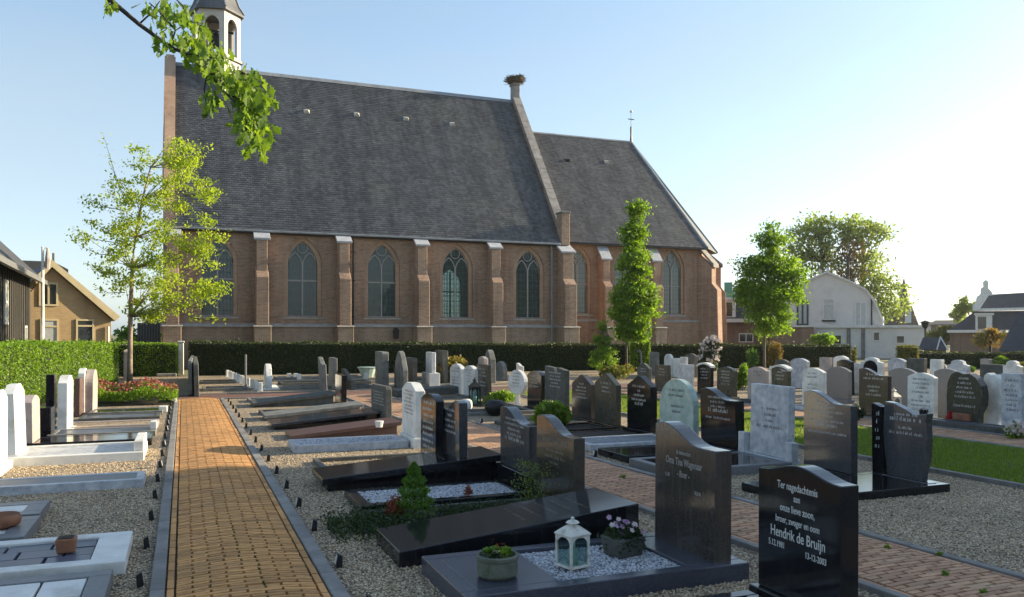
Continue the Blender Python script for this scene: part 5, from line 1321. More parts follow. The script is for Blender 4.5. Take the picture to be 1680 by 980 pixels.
# small conifer with its companions on the planted grave
x, y = 1.83, 6.86
t = thing('dwarf_conifer', 'small bright green conical conifer on the planted grave', 'conifer', (x, y, .04))
n = 5200; z = NP.random(n) ** .8; rr = .175 * (1 - z) ** .75 * np.sqrt(NP.uniform(.35, 1, n)) * (1 + .25 * np.sin(z * 30 + NP.random(n))) + .008; a = NP.uniform(0, 6.28, n)
leafcloud('foliage', np.stack([rr * np.cos(a), rr * np.sin(a), .03 + z * .43], 1), .027, L['conifer'], t, up=-1.0, aspect=.4)
b = MB(); b.tube([(0, 0, -.02), (0, 0, .3)], .012, 6); b.build('trunk', K['bark'], t)
t = thing('shrub', 'small rust red shrub touching the bright conifer', 'shrub', (x - .17, y - .0, .04)); leafcloud('foliage', mound(700, .09, .0, .22), .022, L['red'], t, up=-.5); b = MB(); b.tube([(0, 0, -.02), (0, 0, .12)], .008, 5); b.build('stem', K['bark'], t)
t = thing('ground_cover', 'dark trailing ground cover spilling from the planted grave onto the gravel', 'ground cover', (1.55, 6.75, 0))
n = 3800; p = np.stack([NP.normal(0, .25, n), NP.normal(0, .22, n), np.abs(NP.normal(0, .05, n)) + .01], 1); p[:, 0] -= .05; p[:, 0] = np.maximum(p[:, 0], -.48 + .1 * NP.random(n))
leafcloud('foliage', p, .03, L['dark'], t, kind='stuff')
t = thing('ground_cover', 'low mossy plants along the kerb between black slab and brown gravestone', 'ground cover', (2.5, 6.8, .04))
n = 3200; p = np.stack([NP.uniform(-.45, .55, n), NP.normal(0, .15, n), np.abs(NP.normal(0, .03, n)) + .01], 1); leafcloud('foliage', p, .022, L['dark'], t, kind='stuff')
t = thing('plant', 'wispy pale leaved plant climbing beside the grey and brown gravestones', 'plant', (3.0, 7.0, .04))
n = 800; z = NP.random(n); leafcloud('foliage', np.stack([NP.normal(0, .08, n), NP.normal(0, .15, n), z * .38], 1), .022, L['far'], t)
b = MB()
for i in range(7): b.tube([(0, 0, 0), (R.uniform(-.06, .06), R.uniform(-.12, .12), .2), (R.uniform(-.1, .1), R.uniform(-.2, .2), .4)], .003, 4)
b.build('stem', K['twig'], t, kind='stuff')
x, y = P(768, 816, .05); t = thing('flower', 'pink flower head on the dark ground cover strip', 'flower', (x, y, .05)); leafcloud('blossom', mound(160, .045, .03, .09), .03, L['pinkfl'], t); b = MB(); b.tube([(0, 0, -.02), (0, 0, .06)], .006, 5); b.build('stem', K['twig'], t)
t = thing('chips', 'white pebbles scattered at the foot of the bright conifer', 'pebbles', (1.9, 6.55, .04)); t2 = pebbles('pebble_scatter', [(R.uniform(-.2, .22), R.uniform(-.08, .08), .006) for _ in range(70)], K['chip'], .008, .016, parent=t)
# flower pot and cup on the second kerb graves
t = thing('flower_pot', 'white pot before the dark rough gravestone of the reddish slab', 'flower pot', (*P(622, 700, .2), .19)); b = MB(); b.lathe([(.05, 0), (.07, .09), (.06, .095)], (0, 0, 0), 12); b.build('pot', K['white'], t)
t = thing('urn', 'black round urn beside the tuft of dry grass', 'urn', (*P(812, 682, .0), 0)); b = MB(); b.lathe([(.10, 0), (.20, .12), (.21, .22), (.14, .30)], (0, 0, 0), 14); b.build('vase', K['iron'], t, smooth=True)
t = thing('vase', 'white round vase left of the small black lantern', 'vase', (*P(765, 676), 0)); b = MB(); b.lathe([(.08, 0), (.13, .1), (.12, .22), (.08, .26)], (0, 0, 0), 12); b.build('jar', K['white'], t, smooth=True)
t = thing('vase', 'grey square vase between the rough white and pale blue gravestones', 'vase', (*P(1637, 693), 0)); b = MB(); b.box(-.09, .09, -.09, .09, 0, .26); b.build('jar', K['ashdark'], t, bevel=.02)
x, y = P(1580, 690, .12); t = thing('planter', 'orange brown trough on the ledge before the dark boulder gravestone', 'planter', (x, y, .122)); b = MB(); b.box(-.07, .07, -.17, .17, 0, .12); b.build('trough', K['terra'], t, bevel=.01)
x, y = P(1561, 688, .12); t = thing('flower', 'red flowers left of the orange trough', 'flowers', (x, y, .122)); leafcloud('blossom', mound(130, .10, .0, .17), .05, leafmat('red blossom', [(.45, .02, .02), (.55, .04, .05)], .2, (1, 1, 1)), t); b = MB(); b.tube([(0, 0, 0), (0, 0, .1)], .01, 5); b.build('stem', K['twig'], t)
x, y = P(1515, 683, .12); t = thing('flower_pot', 'dark cup with dried pink flowers at the smooth white gravestone', 'flower pot', (x, y, .122)); b = MB(); b.lathe([(.06, 0), (.08, .11), (.07, .12)], (0, 0, 0), 12); b.build('cup', K['iron'], t); leafcloud('blossom', mound(90, .09, .1, .06), .035, L['whitefl'], t)

# ------------------------------------------------------------------ bushes, beds
bush('feathery tuft of dry green grass behind the round urn', 800, 672, 648, 24, L['far'], 500, .06, cat='grass tuft', name='grass_tuft')
bush('rounded bright green clump behind the white oval gravestone', 826, 665, 640, 52, L['mid'], 900, .08)
bush('spiky leafed lily clump between the paired and pinkish gravestones', 908, 702, 660, 72, L['oak'], 1500, .14, name='lily_clump', cat='plant')
bush('golden leaved bush with reddish tips behind the paired white gravestones', 742, 632, 588, 52, L['gold'], 1200, .14, fl=L['orange'], nfl=200, fls=.12)
bush('broad yellow green shrub behind the row of dark peaked gravestones', 1010, 622, 598, 70, L['gold'], 1300, .11)
bush('clipped green shrub between white and humped dark gravestones', 1218, 640, 596, 26, L['mid'], 900, .10)
bush('small light green bush rising in front of the dark hedge', 1236, 606, 572, 26, L['conifer'], 600, .14)
bush('rhododendron covered in pale blossom above the white capped gravestone', 1164, 614, 558, 46, L['dark'], 1500, .16, fl=L['whitefl'], nfl=190, fls=.16)
bush('orange tipped conical conifer beside the slim tree trunk', 1272, 606, 561, 28, L['orange'], 1300, .13, cat='conifer', name='conifer')
bush('narrow clipped conifer standing before the hedge end', 1402, 604, 568, 12, L['gold'], 500, .12, cat='conifer', name='conifer')
bush('round dark green shrub above the rear gravestones near the frame edge', 1644, 606, 584, 34, L['mid'], 800, .14)
bush('yellow shrub at the frame edge above the bright shouldered gravestone', 1680, 614, 594, 36, L['gold'], 700, .12)
bush('dark low shrub beside the crested brown gravestone', 1405, 692, 664, 36, L['dark'], 1000, .07)
bush('small green sprig right of the grey backed gravestone', 1595, 612, 600, 12, L['conifer'], 200, .10)
x, y = P(1665, 722); 
bush('white flower bouquet with red roses before the pale blue gravestone', 1665, 722, 690, 44, L['mid'], 350, .06, cat='bouquet', name='bouquet', fl=L['whitefl'], nfl=260, fls=.06)
t = bush('yellow green low plant at the corner of the red path', 1455, 905, 893, 13, L['mid'], 90, .02, cat='weed', name='weed')
for px, py, lab in ((1541, 912, 'single weed tuft in the gravel beside the red path kerb'), (1552, 946, 'weed growing between the red path bricks'), (1022, 786, 'flat weed patch on the red path edge near the wavy gravestone'), (1613, 975, 'weed between red bricks at the lower frame edge')):
    bush(lab, px, py, py - 8, 14, L['mid'], 70, .02, cat='weed', name='weed', z0=.02)
# azalea bed
t = thing('flower_bed', 'low azalea bed with pink and red blossom beside the path end', 'flower bed', (-1.1, 20.9, 0))
n = 9000; x = NP.uniform(-1.0, .98, n); y = NP.uniform(-.75, 1.2, n); hh = .36 + .07 * np.sin(x * 5) + .06 * np.sin(y * 4 + x * 3)
zz = hh * NP.uniform(.1, 1, n) ** .5
leafcloud('foliage', np.stack([x, y, zz], 1), .055, L['mid'], t, kind='stuff')
n = 1100; x = NP.uniform(-1.0, .98, n); y = NP.uniform(-.75, 1.2, n); hh = .40 + .07 * np.sin(x * 5) + .06 * np.sin(y * 4 + x * 3); k = (y > -.5) | (NP.random(n) < .3)
leafcloud('blossom', np.stack([x, y, hh + NP.normal(0, .03, n)], 1)[k], .06, L['pinkfl'], t, kind='stuff', aspect=.9)
b = MB(); b.box(-1.0, .98, -.70, 1.2, -.02, .03); b.build('bed_soil', K['soil'], t)

# ------------------------------------------------------------------ hedges
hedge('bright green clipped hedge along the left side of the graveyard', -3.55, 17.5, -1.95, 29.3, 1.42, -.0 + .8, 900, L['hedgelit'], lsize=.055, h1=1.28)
hedge('short dark green hedge between the bright hedge and the gate gap', -2.3, 33.9, -.22, 33.9, 1.22, .7, 1000, L['mid'], lsize=.06)
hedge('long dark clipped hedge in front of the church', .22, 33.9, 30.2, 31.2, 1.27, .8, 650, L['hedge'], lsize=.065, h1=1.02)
x0, y0 = C(1503, 38.5); x1, y1 = C(1760, 37)
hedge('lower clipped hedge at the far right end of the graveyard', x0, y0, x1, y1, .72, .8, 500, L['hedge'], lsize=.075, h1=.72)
x0, y0 = C(1486, 36.2); hedge('yellowish hedge end block where the two hedge heights meet', x0, y0, x0 + .55, y0 - .2, 1.02, .9, 900, L['gold'], lsize=.07)
x, y = C(1040, 35.0); hedge('narrow bright green conifer column clipped flat against the dark hedge', x, y, x + .75, y - .1, 1.25, .5, 1100, L['mid'], lsize=.06)
# gate posts in the gap
x, y = C(297, 32.5); t = thing('gate_post', 'white square post in the gap of the dark hedge', 'post', (x, y, 0)); b = MB(); b.box(-.10, .10, -.10, .10, 0, 1.25); b.build('shaft', K['white'], t, bevel=.02); b = MB(); b.box(-.13, .13, -.13, .13, 1.2503, 1.32); b.build('post_cap', K['white'], t, bevel=.02)
x, y = C(271, 31); t = thing('rock', 'low grey stone edging beside the gate gap', 'stone', (x, y, 0)); b = MB(); b.box(-.3, .4, -.1, .1, 0, .12); b.build('edging', K['ash'], t, bevel=.03)

# ------------------------------------------------------------------ trees
tb = (*C(213, 27), 0)
def tp(px, py, t): return tuple(C3(px, py, t))
def tlab(*a): return a
lb = [lobe(298, 250, 27, 46, 26, 1.1), lobe(252, 262, 27.3, 36, 30, .8), lobe(315, 300, 26.8, 48, 34, 1.4), lobe(240, 315, 27, 50, 28, 1.2), lobe(185, 330, 27.2, 42, 20, .6), lobe(160, 380, 27, 40, 22, .6),
      lobe(290, 360, 27, 58, 36, 1.6), lobe(225, 385, 26.7, 46, 28, 1.0), lobe(190, 430, 27.2, 44, 26, .8), lobe(300, 425, 26.8, 52, 36, 1.6), lobe(250, 450, 27, 48, 30, 1.2), lobe(285, 485, 26.9, 58, 28, 1.4), lobe(240, 505, 27.1, 40, 20, .6), lobe(175, 460, 27, 36, 18, .35), lobe(340, 395, 27, 30, 14, .4), lobe(335, 475, 26.9, 26, 16, .4)]
tree('young yellow green tree with airy crown beside the end of the brick path', tb, [tp(213, 600, 27), tp(214, 520, 27), tp(217, 440, 27), tp(222, 390, 27), tp(233, 330, 27), tp(247, 275, 27)], lb, 230, 62, .15, .10, L['lime'], K['barkpale'], .095, branches=26)
# stray twigs on its left side
t = [o for o in COL.objects if o.name == 'tree'][0]
pts = []; b = MB()
for x0, y0, x1, y1 in ((205, 330, 170, 222), (200, 345, 135, 320), (200, 400, 118, 375), (195, 420, 128, 402), (205, 310, 178, 265), (200, 450, 140, 432), (205, 480, 152, 470), (290, 270, 352, 238), (300, 320, 368, 312), (320, 385, 384, 378), (310, 520, 362, 521), (290, 500, 355, 498)):
    a_, c_ = C3(x0, y0, 27), C3(x1, y1, 27 + R.uniform(-.5, .5)); mid = a_.lerp(c_, .5) - Vector((0, 0, .12)); B = Vector(tb)
    b.tube([a_ - B, mid - B, c_ - B], [.014, .010, .004], 4)
    for i in range(46):
        s = R.random(); q = (a_.lerp(mid, s * 2) if s < .5 else mid.lerp(c_, s * 2 - 1)) + Vector([R.gauss(0, .09) for _ in range(3)]); pts.append(tuple(q - B))
b.build('twig', K['twig'], t, kind='stuff'); leafcloud('outer_leaves', pts, .11, L['lime'], t, kind='stuff')

tb = (*C(1028, 33), 0)
lb = [lobe(1046, 345, 33, 9, 24, .5), lobe(1038, 385, 33, 18, 28, .9), lobe(1041, 430, 33, 25, 32, 1.2), lobe(1044, 475, 33, 33, 36, 1.8), lobe(1041, 515, 33, 33, 32, 1.6), lobe(1036, 545, 33, 24, 16, .7), lobe(1062, 490, 33, 18, 24, .6), lobe(1020, 500, 33, 16, 28, .6)]
tree('slim columnar tree with dense green crown before the chancel', tb, [tp(1028, 590, 33), tp(1028, 540, 33), tp(1034, 470, 33), tp(1040, 400, 33), tp(1046, 340, 33)], lb, 240, 85, .15, .13, L['mid'], K['bark'], .055, branches=10, shell=.3)
tb = (*C(1254, 33), 0)
lb = [lobe(1266, 395, 33, 22, 30, .9), lobe(1240, 440, 33, 28, 26, 1.0), lobe(1282, 440, 33, 34, 32, 1.6), lobe(1236, 480, 33, 30, 36, 1.5), lobe(1272, 490, 33, 40, 40, 2.0), lobe(1300, 465, 33, 22, 30, .8), lobe(1252, 530, 33, 26, 28, 1.0), lobe(1278, 525, 33, 22, 22, .6)]
tree('second slim garden tree with wider flame shaped crown before the white house', tb, [tp(1254, 590, 33), tp(1254, 540, 33), tp(1260, 460, 33), tp(1264, 390, 33)], lb, 230, 75, .17, .13, L['mid'], K['bark'], .07, branches=10, shell=.35)
tb = (*C(990, 32.5), 0)
lb = [lobe(990, 535, 32.5, 6, 12, .4), lobe(990, 560, 32.5, 13, 12, .9), lobe(990, 580, 32.5, 22, 12, 1.2), lobe(990, 596, 32.5, 26, 10, 1.0)]
tree('little open spruce with drooping pale tips in front of the dark hedge', tb, [tp(990, 590, 32.5), tp(990, 530, 32.5)], lb, 110, 40, .08, .085, L['mid'], K['bark'], .04, branches=14, cat='conifer')
# large trees behind the grey house
def bigtree(label, px, t, top, trunkw, lobes, nc, nl, lm, cr=.55, ls=.36):
    tb = (*C(px, t), 0)
    tree(label, tb, [tp(px, 520, t), tp(px + 2, 470, t), tp(px + 4, 430, t), tp(px + 2, top, t)], lobes, nc, int(nl * .72), cr, ls, lm, K['twig'], trunkw, group='big trees behind the grey house', branches=20, shell=.5)
T_ = 84
bigtree('tall loose green tree left among those behind the grey house', 1345, T_, 390, .40, [lobe(1335, 385, T_, 34, 22, 1), lobe(1305, 395, T_, 22, 20, .6), lobe(1350, 420, T_, 36, 30, 1.2), lobe(1320, 430, T_, 30, 22, .9), lobe(1345, 365, T_, 26, 12, .6)], 120, 42, L['far'])
bigtree('tall airy green tree right among those behind the grey house', 1412, T_ + 3, 390, .40, [lobe(1405, 375, T_, 32, 20, 1), lobe(1432, 385, T_, 24, 20, .8), lobe(1385, 385, T_, 20, 22, .5), lobe(1430, 440, T_, 26, 24, 1.0), lobe(1455, 470, T_, 26, 24, 1.0), lobe(1470, 495, T_, 20, 24, .8), lobe(1445, 505, T_, 26, 18, .8)], 150, 42, L['far'])
bigtree('orange brown leaved tree in the middle behind the grey house', 1388, T_ - 3, 430, .30, [lobe(1388, 430, T_, 20, 26, 1), lobe(1400, 410, T_, 18, 16, .4), lobe(1398, 450, T_, 22, 12, .6)], 50, 30, L['orange'])
for px, t, lb_, lm, lab, h in ((1590, 90, [lobe(1592, 498, 90, 18, 18), lobe(1580, 505, 90, 10, 10)], 'far', 'dark rounded tree beside the ornate white gable', 500), (1572, 110, [lobe(1572, 518, 110, 7, 8)], 'far', 'tiny distant tree between house roofs', 520),
    (1540, 70, [lobe(1540, 553, 70, 14, 10), lobe(1552, 545, 70, 8, 10)], 'gold', 'light yellow green bush behind the small shed roof', 555), (1625, 46, [lobe(1610, 560, 46, 10, 14), lobe(1640, 558, 46, 12, 16), lobe(1625, 550, 46, 10, 8)], 'orange', 'small golden orange leaved tree before the brick house', 560),
    (235, 48, [lobe(228, 545, 48, 26, 16, 1.2), lobe(252, 556, 48, 16, 10, .6), lobe(205, 552, 48, 14, 12, .5)], 'mid', 'dark green shrub rising over the short hedge by the tree trunk', 552), (160, 40, [lobe(150, 560, 40, 22, 9, .8)], 'lime', 'bright bush top rising above the left hedge before the brown house', 562),
    (1345, 50, [lobe(1350, 558, 50, 14, 6, 1)], 'mid', 'low shrub before the grey extension', 560)):
    tb = (*C(px, t), 0)
    tree(lab, tb, [tp(px, 560, t), tp(px, h, t)], lb_, 26, 34, .012 * t ** .8 * .6, .0042 * t + .02, L[lm], K['twig'], .10, branches=5, cat='tree' if 'tree' in lab else 'bush', name='tree' if 'tree' in lab else 'bush')

# ------------------------------------------------------------------ near tree outside the view whose branch hangs in
tx, ty = cam2w(-4.2, 3.2)
t = thing('tree', 'broadleaf tree whose leafy branch hangs in from above the path', 'tree', (tx, ty, 0)); B = Vector((tx, ty, 0))
b = MB(); b.tube([(0, 0, -.1), (.05, 0, 1.5), (-.05, .05, 3.2), (.1, .1, 5.5), (0, 0, 8)], [.26, .21, .17, .12, .05], 12); b.build('trunk', K['bark'], t, smooth=True)
br = [B + Vector((0, .05, 3.4)), C3(60, -120, 3.8), C3(175, -5, 3.9), C3(228, 40, 3.95), C3(280, 78, 4.0), C3(305, 88, 4.0), C3(345, 122, 4.05), C3(372, 155, 4.1), C3(395, 180, 4.1)]
b = MB(); b.tube([p - B for p in br], [.06, .025, .012, .010, .009, .008, .006, .005, .003], 8)
subs = [((280, 74), (288, 50), (310, 36), (330, 38)), ((305, 88), (330, 92), (352, 96)), ((345, 122), (375, 118), (402, 122)), ((372, 155), (400, 165), (425, 175), (432, 205)), ((340, 120), (335, 145), (338, 170)), ((228, 40), (250, 20), (262, 2)), ((288, 50), (262, 20), (245, 5)),
        ((372, 155), (392, 175), (405, 215)), ((310, 36), (300, 10), (285, -5)), ((395, 118), (420, 130), (436, 150)), ((175, -5), (180, 8), (190, 5))]
tw = []
for s in subs:
    pp = [C3(x, y, 4.0 + R.uniform(-.12, .12)) - B for x, y in s]; b.tube(pp, [.005, .004, .003, .002][:len(pp)], 5); tw.append(pp)
b.build('branch', K['twig'], t, smooth=True)
out = [(0, 0), (.10, .16), (.04, .26), (.26, .42), (.16, .50), (.34, .70), (.18, .74), (.0, 1.0)]
shape = out + [(-x, y) for x, y in reversed(out[1:-1])]
V = []; F = []; rn = []; k = 0
def leaf(p, d, s, q):
    global k
    d = d.normalized(); a = d.cross(Vector([q.gauss(0, 1) for _ in range(3)])).normalized(); n = a.cross(d)
    cv = q.uniform(-.25, .25)
    for x, y in shape: V.append(tuple(p + d * (y * s) + a * (x * s * .9) + n * (s * (cv * y * y + .18 * abs(x)))))
    m_ = len(shape); F.append(tuple(range(k, k + m_))); k += m_; rn.append(q.random())
q = random.Random(8)
# leaf spots: where the photograph shows leaf masses, (px, py, spread x, spread y, count)
for px, py, sx, sy, n in ((262, 14, 22, 14, 26), (300, 20, 22, 18, 26), (268, 62, 14, 16, 16), (305, 60, 20, 14, 20), (330, 42, 14, 12, 14), (318, 82, 16, 12, 16), (345, 78, 16, 14, 20), (338, 108, 12, 10, 10), (372, 118, 22, 14, 26), (398, 128, 22, 16, 38),
        (345, 158, 14, 14, 14), (338, 176, 8, 10, 5), (408, 158, 24, 18, 46), (416, 190, 20, 20, 44), (424, 222, 14, 18, 26), (435, 160, 8, 20, 10), (178, 4, 8, 8, 6), (396, 205, 10, 16, 10), (360, 96, 16, 10, 14), (325, 62, 10, 10, 8)):
    for _ in range(int(n * 1.9)):
        p = C3(q.gauss(px, sx * .62), q.gauss(py, sy * .62), 4.02 + q.gauss(0, .10)) - B
        d = Vector((q.uniform(-.5, .5), q.uniform(-.5, .5), q.uniform(-1.3, -.25)))
        leaf(p, d, q.uniform(.032, .08) * (1.2 if px > 390 else 1), q)
me = bpy.data.meshes.new('leaves'); me.from_pydata(V, [], F); me.attributes.new('rnd', 'FLOAT', 'FACE').data.foreach_set('value', rn); me.materials.append(L['oak'])
link(bpy.data.objects.new('crown', me), t)

# ------------------------------------------------------------------ houses and street things
K['tilered'] = mat('dark roof tiles', (.05, .052, .06), (.035, .036, .042), 3, rough=.7, bump=.3, bscale=20, per=.2)
K['brownwall'] = brickmat('brown yellow brick', (.42, .29, .15), (.35, .235, .12), (.36, .27, .16), stain=(.78, .76, .74))
K['darkwall'] = mat('dark tarred boards', (.050, .046, .040), (.035, .033, .03), 2, rough=.85)
K['redwall'] = brickmat('red brown brick', (.22, .13, .09), (.17, .10, .07), (.22, .18, .14), stain=(.8, .75, .75))
K['render'] = mat('grey rendered wall', (.62, .61, .58), (.56, .55, .52), .6, rough=.9, bump=.1, stain=(.47, .46, .43), stscale=.8)
K['trim'] = mat('white trim paint', (.66, .66, .63), rough=.6)
K['ochretrim'] = mat('ochre verge board', (.50, .42, .27), (.44, .36, .22), 2, rough=.7)
K['pane'] = glassmat('window glass', (.02, .025, .03))
K['curtain'] = mat('pale curtain behind glass', (.42, .43, .42), rough=.25, spec=.8)
K['copper'] = mat('green copper', (.10, .26, .20), (.14, .30, .22), 4, rough=.7)
def house_window(par, xa, xb, y, za, zb, fm, pm, nx=1, cross=None, f=.07):
    b = MB(); b.box(xa, xb, y - .05, y - .003, za, za + f); b.box(xa, xb, y - .05, y - .003, zb - f, zb); b.box(xa, xa + f, y - .05, y - .003, za + f + .001, zb - f - .001); b.box(xb - f, xb, y - .05, y - .003, za + f + .001, zb - f - .001)
    for i in range(1, nx): x = xa + (xb - xa) * i / nx; b.box(x - f / 2, x + f / 2, y - .048, y - .004, za + f + .001, zb - f - .001)
    if cross: b.box(xa + f + .001, xb - f - .001, y - .046, y - .005, cross - f / 2, cross + f / 2)
    w = b.build('window', fm, par)
    b = MB(); b.add([(xa + f * .5, y - .015, za + f * .5), (xb - f * .5, y - .015, za + f * .5), (xb - f * .5, y - .015, zb - f * .5), (xa + f * .5, y - .015, zb - f * .5)], [(0, 1, 2, 3)]); b.build('pane', pm, w)
    return w
# brown gabled house on the left, front wall at Y = 51
h = thing('house', 'brown brick gabled house with ochre verges behind the left hedge', 'house', (0, 0, 0)); Yb = 38
xl, xr_, xa = Xon(16, Yb), Xon(182, Yb), Xon(84, Yb); ze, zp = Z(524, depth(xr_, Yb)), Z(441, depth(xa, Yb)); zl = ze + .0
b = MB(); b.prism([(xl, 0), (xr_, 0), (xr_, ze), (xa, zp), (xl, zl)], 'y', Yb, Yb + 9); b.build('wall', K['brownwall'], h)
for (p, q_) in (((xa, zp), (xr_ + .12, ze - .1)), ((xl - .3, zl - .25), (xa, zp))):
    d = Vector((q_[0] - p[0], q_[1] - p[1])).normalized(); n_ = Vector((-d.y, d.x))
    b = MB(); b.prism([(p[0], p[1] + .02), (q_[0], q_[1] + .02), (q_[0] + n_.x * .28, q_[1] + n_.y * .28), (p[0] + n_.x * .28 if p[0] != xa else p[0], p[1] + .30)] if p[0] == xa else [(p[0], p[1] + .02), (q_[0], q_[1] + .02), (q_[0], q_[1] + .30), (p[0] + n_.x * .28, p[1] + n_.y * .28)], 'y', Yb - .25, Yb - .12); b.build('verge_board', K['ochretrim'], h)
    b = MB(); b.prism([(p[0], p[1] + .02), (q_[0], q_[1] + .02), (q_[0] + n_.x * .22, q_[1] + n_.y * .22), (p[0] + n_.x * .22, p[1] + n_.y * .22)], 'y', Yb - .115, Yb + 9.2); b.build('roof', K['tilered'], h)
def px_win(par, Y, p0, p1, q0, q1, fm, pm, **k):
    x0, x1 = Xon(p0, Y), Xon(p1, Y); t = depth((x0 + x1) / 2, Y); return house_window(par, x0, x1, Y, Z(q1, t), Z(q0, t), fm, pm, **k)
px_win(h, Yb, 64, 95, 465, 503, K['ochretrim'], K['pane'], nx=2, cross=None)
px_win(h, Yb, 66, 96, 524, 575, K['ochretrim'], K['curtain'], cross=Z(536, depth(-4.9, Yb)))
px_win(h, Yb, 124, 154, 524, 575, K['ochretrim'], K['pane'], cross=Z(535, depth(-3.9, Yb)))
x = Xon(100, Yb); b = MB(); b.tube([(x, Yb + 2, 3.6), (x, Yb + 2, 5.0)], .05, 6); b.build('flue', K['iron'], h)
b = MB(); b.tube([(xr_ - .12, Yb - .08, ze - .3), (xr_ - .12, Yb - .08, 0)], .05, 6); b.build('drainpipe', K['trim'], h)
pv = Vector((xr_, Yb, 0)); h.rotation_euler = (0, 0, rad(15)); h.location = pv - Matrix.Rotation(rad(15), 3, 'Z') @ pv
# dark boarded house at the far left
ax, ay = C(-60, 20); bx_, by_ = C(50, 32)
ang = math.atan2(by_ - ay, bx_ - ax); ln = math.hypot(bx_ - ax, by_ - ay)
h = thing('house', 'dark boarded house side with dark roof at the left edge', 'house', (ax, ay, 0), ang)
b = MB(); b.prism([(0, 0), (7, 0), (7, 3.85), (3.5, 7.35), (0, 3.85)], 'x', 0, ln); b.build('wall', K['darkwall'], h)
b = MB(); b.hexa([(-.3, -.4, 3.57), (ln + .4, -.4, 3.57), (ln + .4, 3.5, 7.47), (-.3, 3.5, 7.47)], [(-.3, -.4, 3.73), (ln + .4, -.4, 3.73), (ln + .4, 3.5, 7.65), (-.3, 3.5, 7.65)]); b.build('roof', K['tilered'], h)
b = MB(); b.box(-.3, ln + .4, -.54, -.41, 3.52, 3.69); b.build('gutter', K['matte'], h)
for i in range(int(ln / .5)):
    b = MB(); b.box(i * .5, i * .5 + .05, -.03, -.001, 0, 3.8); b.build('board_batten', K['darkwall'], h)
w_ = house_window(h, ln * .48, ln * .48 + .7, 0, 1.9, 3.3, K['trim'], K['curtain'], cross=2.6)
w_ = house_window(h, ln * .85, ln * .85 + .6, 0, .9, 1.9, K['trim'], K['curtain'])
# roofs further back
def facing(px, t): return (*C(px, t), 0)
def fh(name, label, t, cat='house', px=840, group=None): return thing(name, label, cat, facing(px, t), -YAW - math.atan((px - 840) / FPX), group=group)
def fx(px, t, p0): return (px - p0) / FPX * t * math.cos(math.atan((p0 - 840) / FPX))
h = fh('house', 'dark low roof of a house between the two left houses', 62, px=50); t = 62
b = MB(); b.prism([(-2.5, 0), (2.5, 0), (2.5, Z(440, t)), (1.5, Z(428, t)), (-1.5, Z(428, t)), (-2.5, Z(440, t))], 'y', 0, 5); b.build('roof', K['tilered'], h)
h = fh('shed', 'small grey slatted shed behind the hedge left of the church', 44, 'shed', 237); t = 44
b = MB(); b.box(-.35, .75, 0, 2, 0, Z(530, t)); b.build('wall', K['ashdark'], h)
for i in range(8): b = MB(); b.box(-.34 + i * .135, -.28 + i * .135, -.04, -.001, 0, Z(530, t)); b.build('slat', K['matte'], h)
h = fh('house', 'distant dark house roof seen between tree trunk and church', 75, px=258); t = 75
b = MB(); b.box(-1.2, 1.6, 0, 5, 0, Z(536, t)); b.build('wall', K['redwall'], h); b = MB(); b.prism([(-1.4, Z(536, t)), (1.8, Z(536, t)), (1.2, Z(516, t)), (-.6, Z(516, t))], 'y', -.2, 5.2); b.build('roof', K['tilered'], h)
b = MB(); b.box(-.3, .2, .5, 1, Z(516, t) + .003, Z(508, t)); b.build('chimney', K['redwall'], h)
# flagpole
x, y = C(70, 31); t = thing('flagpole', 'white flagpole with a furled pale banner before the brown house', 'flagpole', (x, y, 0)); b = MB(); b.tube([(0, 0, 0), (0, 0, Z(405, 31))], [.075, .045], 8); b.build('pole', K['white'], t)
b = MB(); z0, z1 = Z(441, 31), Z(407, 31); b.tube([(.16, 0, z1), (.17, 0, (z0 + z1) / 2), (.15, .02, z0)], [.03, .10, .08], 7); b.tube([(0, 0, z1), (.16, 0, z1)], .015, 5); b.build('banner', K['pink'], t)
# mansard house with dormer
t = 62; p0 = 1240; h = fh('house', 'dark mansard roofed house with white dormer and green chimney behind the chancel', t, px=p0); X_ = lambda p: fx(p, t, p0); Zt = lambda q_: Z(q_, t)
b = MB(); b.box(X_(1172), X_(1330), 0, 8, 0, Zt(527)); b.build('wall', K['redwall'], h)
b = MB(); b.hexa([(X_(1170), -.25, Zt(524)), (X_(1332), -.25, Zt(524)), (X_(1332), 8.2, Zt(524)), (X_(1170), 8.2, Zt(524))], [(X_(1186), 1.6, Zt(482)), (X_(1318), 1.6, Zt(482)), (X_(1318), 6.5, Zt(482)), (X_(1186), 6.5, Zt(482))]); b.hexa([(X_(1186), 1.6, Zt(481.9)), (X_(1318), 1.6, Zt(481.9)), (X_(1318), 6.5, Zt(481.9)), (X_(1186), 6.5, Zt(481.9))], [(X_(1205), 3.4, Zt(464)), (X_(1300), 3.4, Zt(464)), (X_(1300), 4.4, Zt(464)), (X_(1205), 4.4, Zt(464))]); b.build('roof', K['tilered'], h)
b = MB(); b.box(X_(1170), X_(1332), -.45, -.26, Zt(529), Zt(523)); b.build('gutter', K['trim'], h)
b = MB(); b.box(X_(1186), X_(1200), 2.0, 2.9, Zt(486), Zt(460)); b.build('chimney', K['copper'], h); b = MB(); b.hexa([(X_(1176), 1.2, Zt(492)), (X_(1204), 1.2, Zt(492)), (X_(1204), 3, Zt(492)), (X_(1176), 3, Zt(492))], [(X_(1180), 1.6, Zt(477)), (X_(1204), 1.6, Zt(477)), (X_(1204), 3, Zt(477)), (X_(1180), 3, Zt(477))]); b.build('copper_ridge', K['copper'], h)
d = MB(); d.box(X_(1183), X_(1207), -.1, 1.3, Zt(521), Zt(492)); d = d.build('dormer', K['trim'], h, bevel=.03)
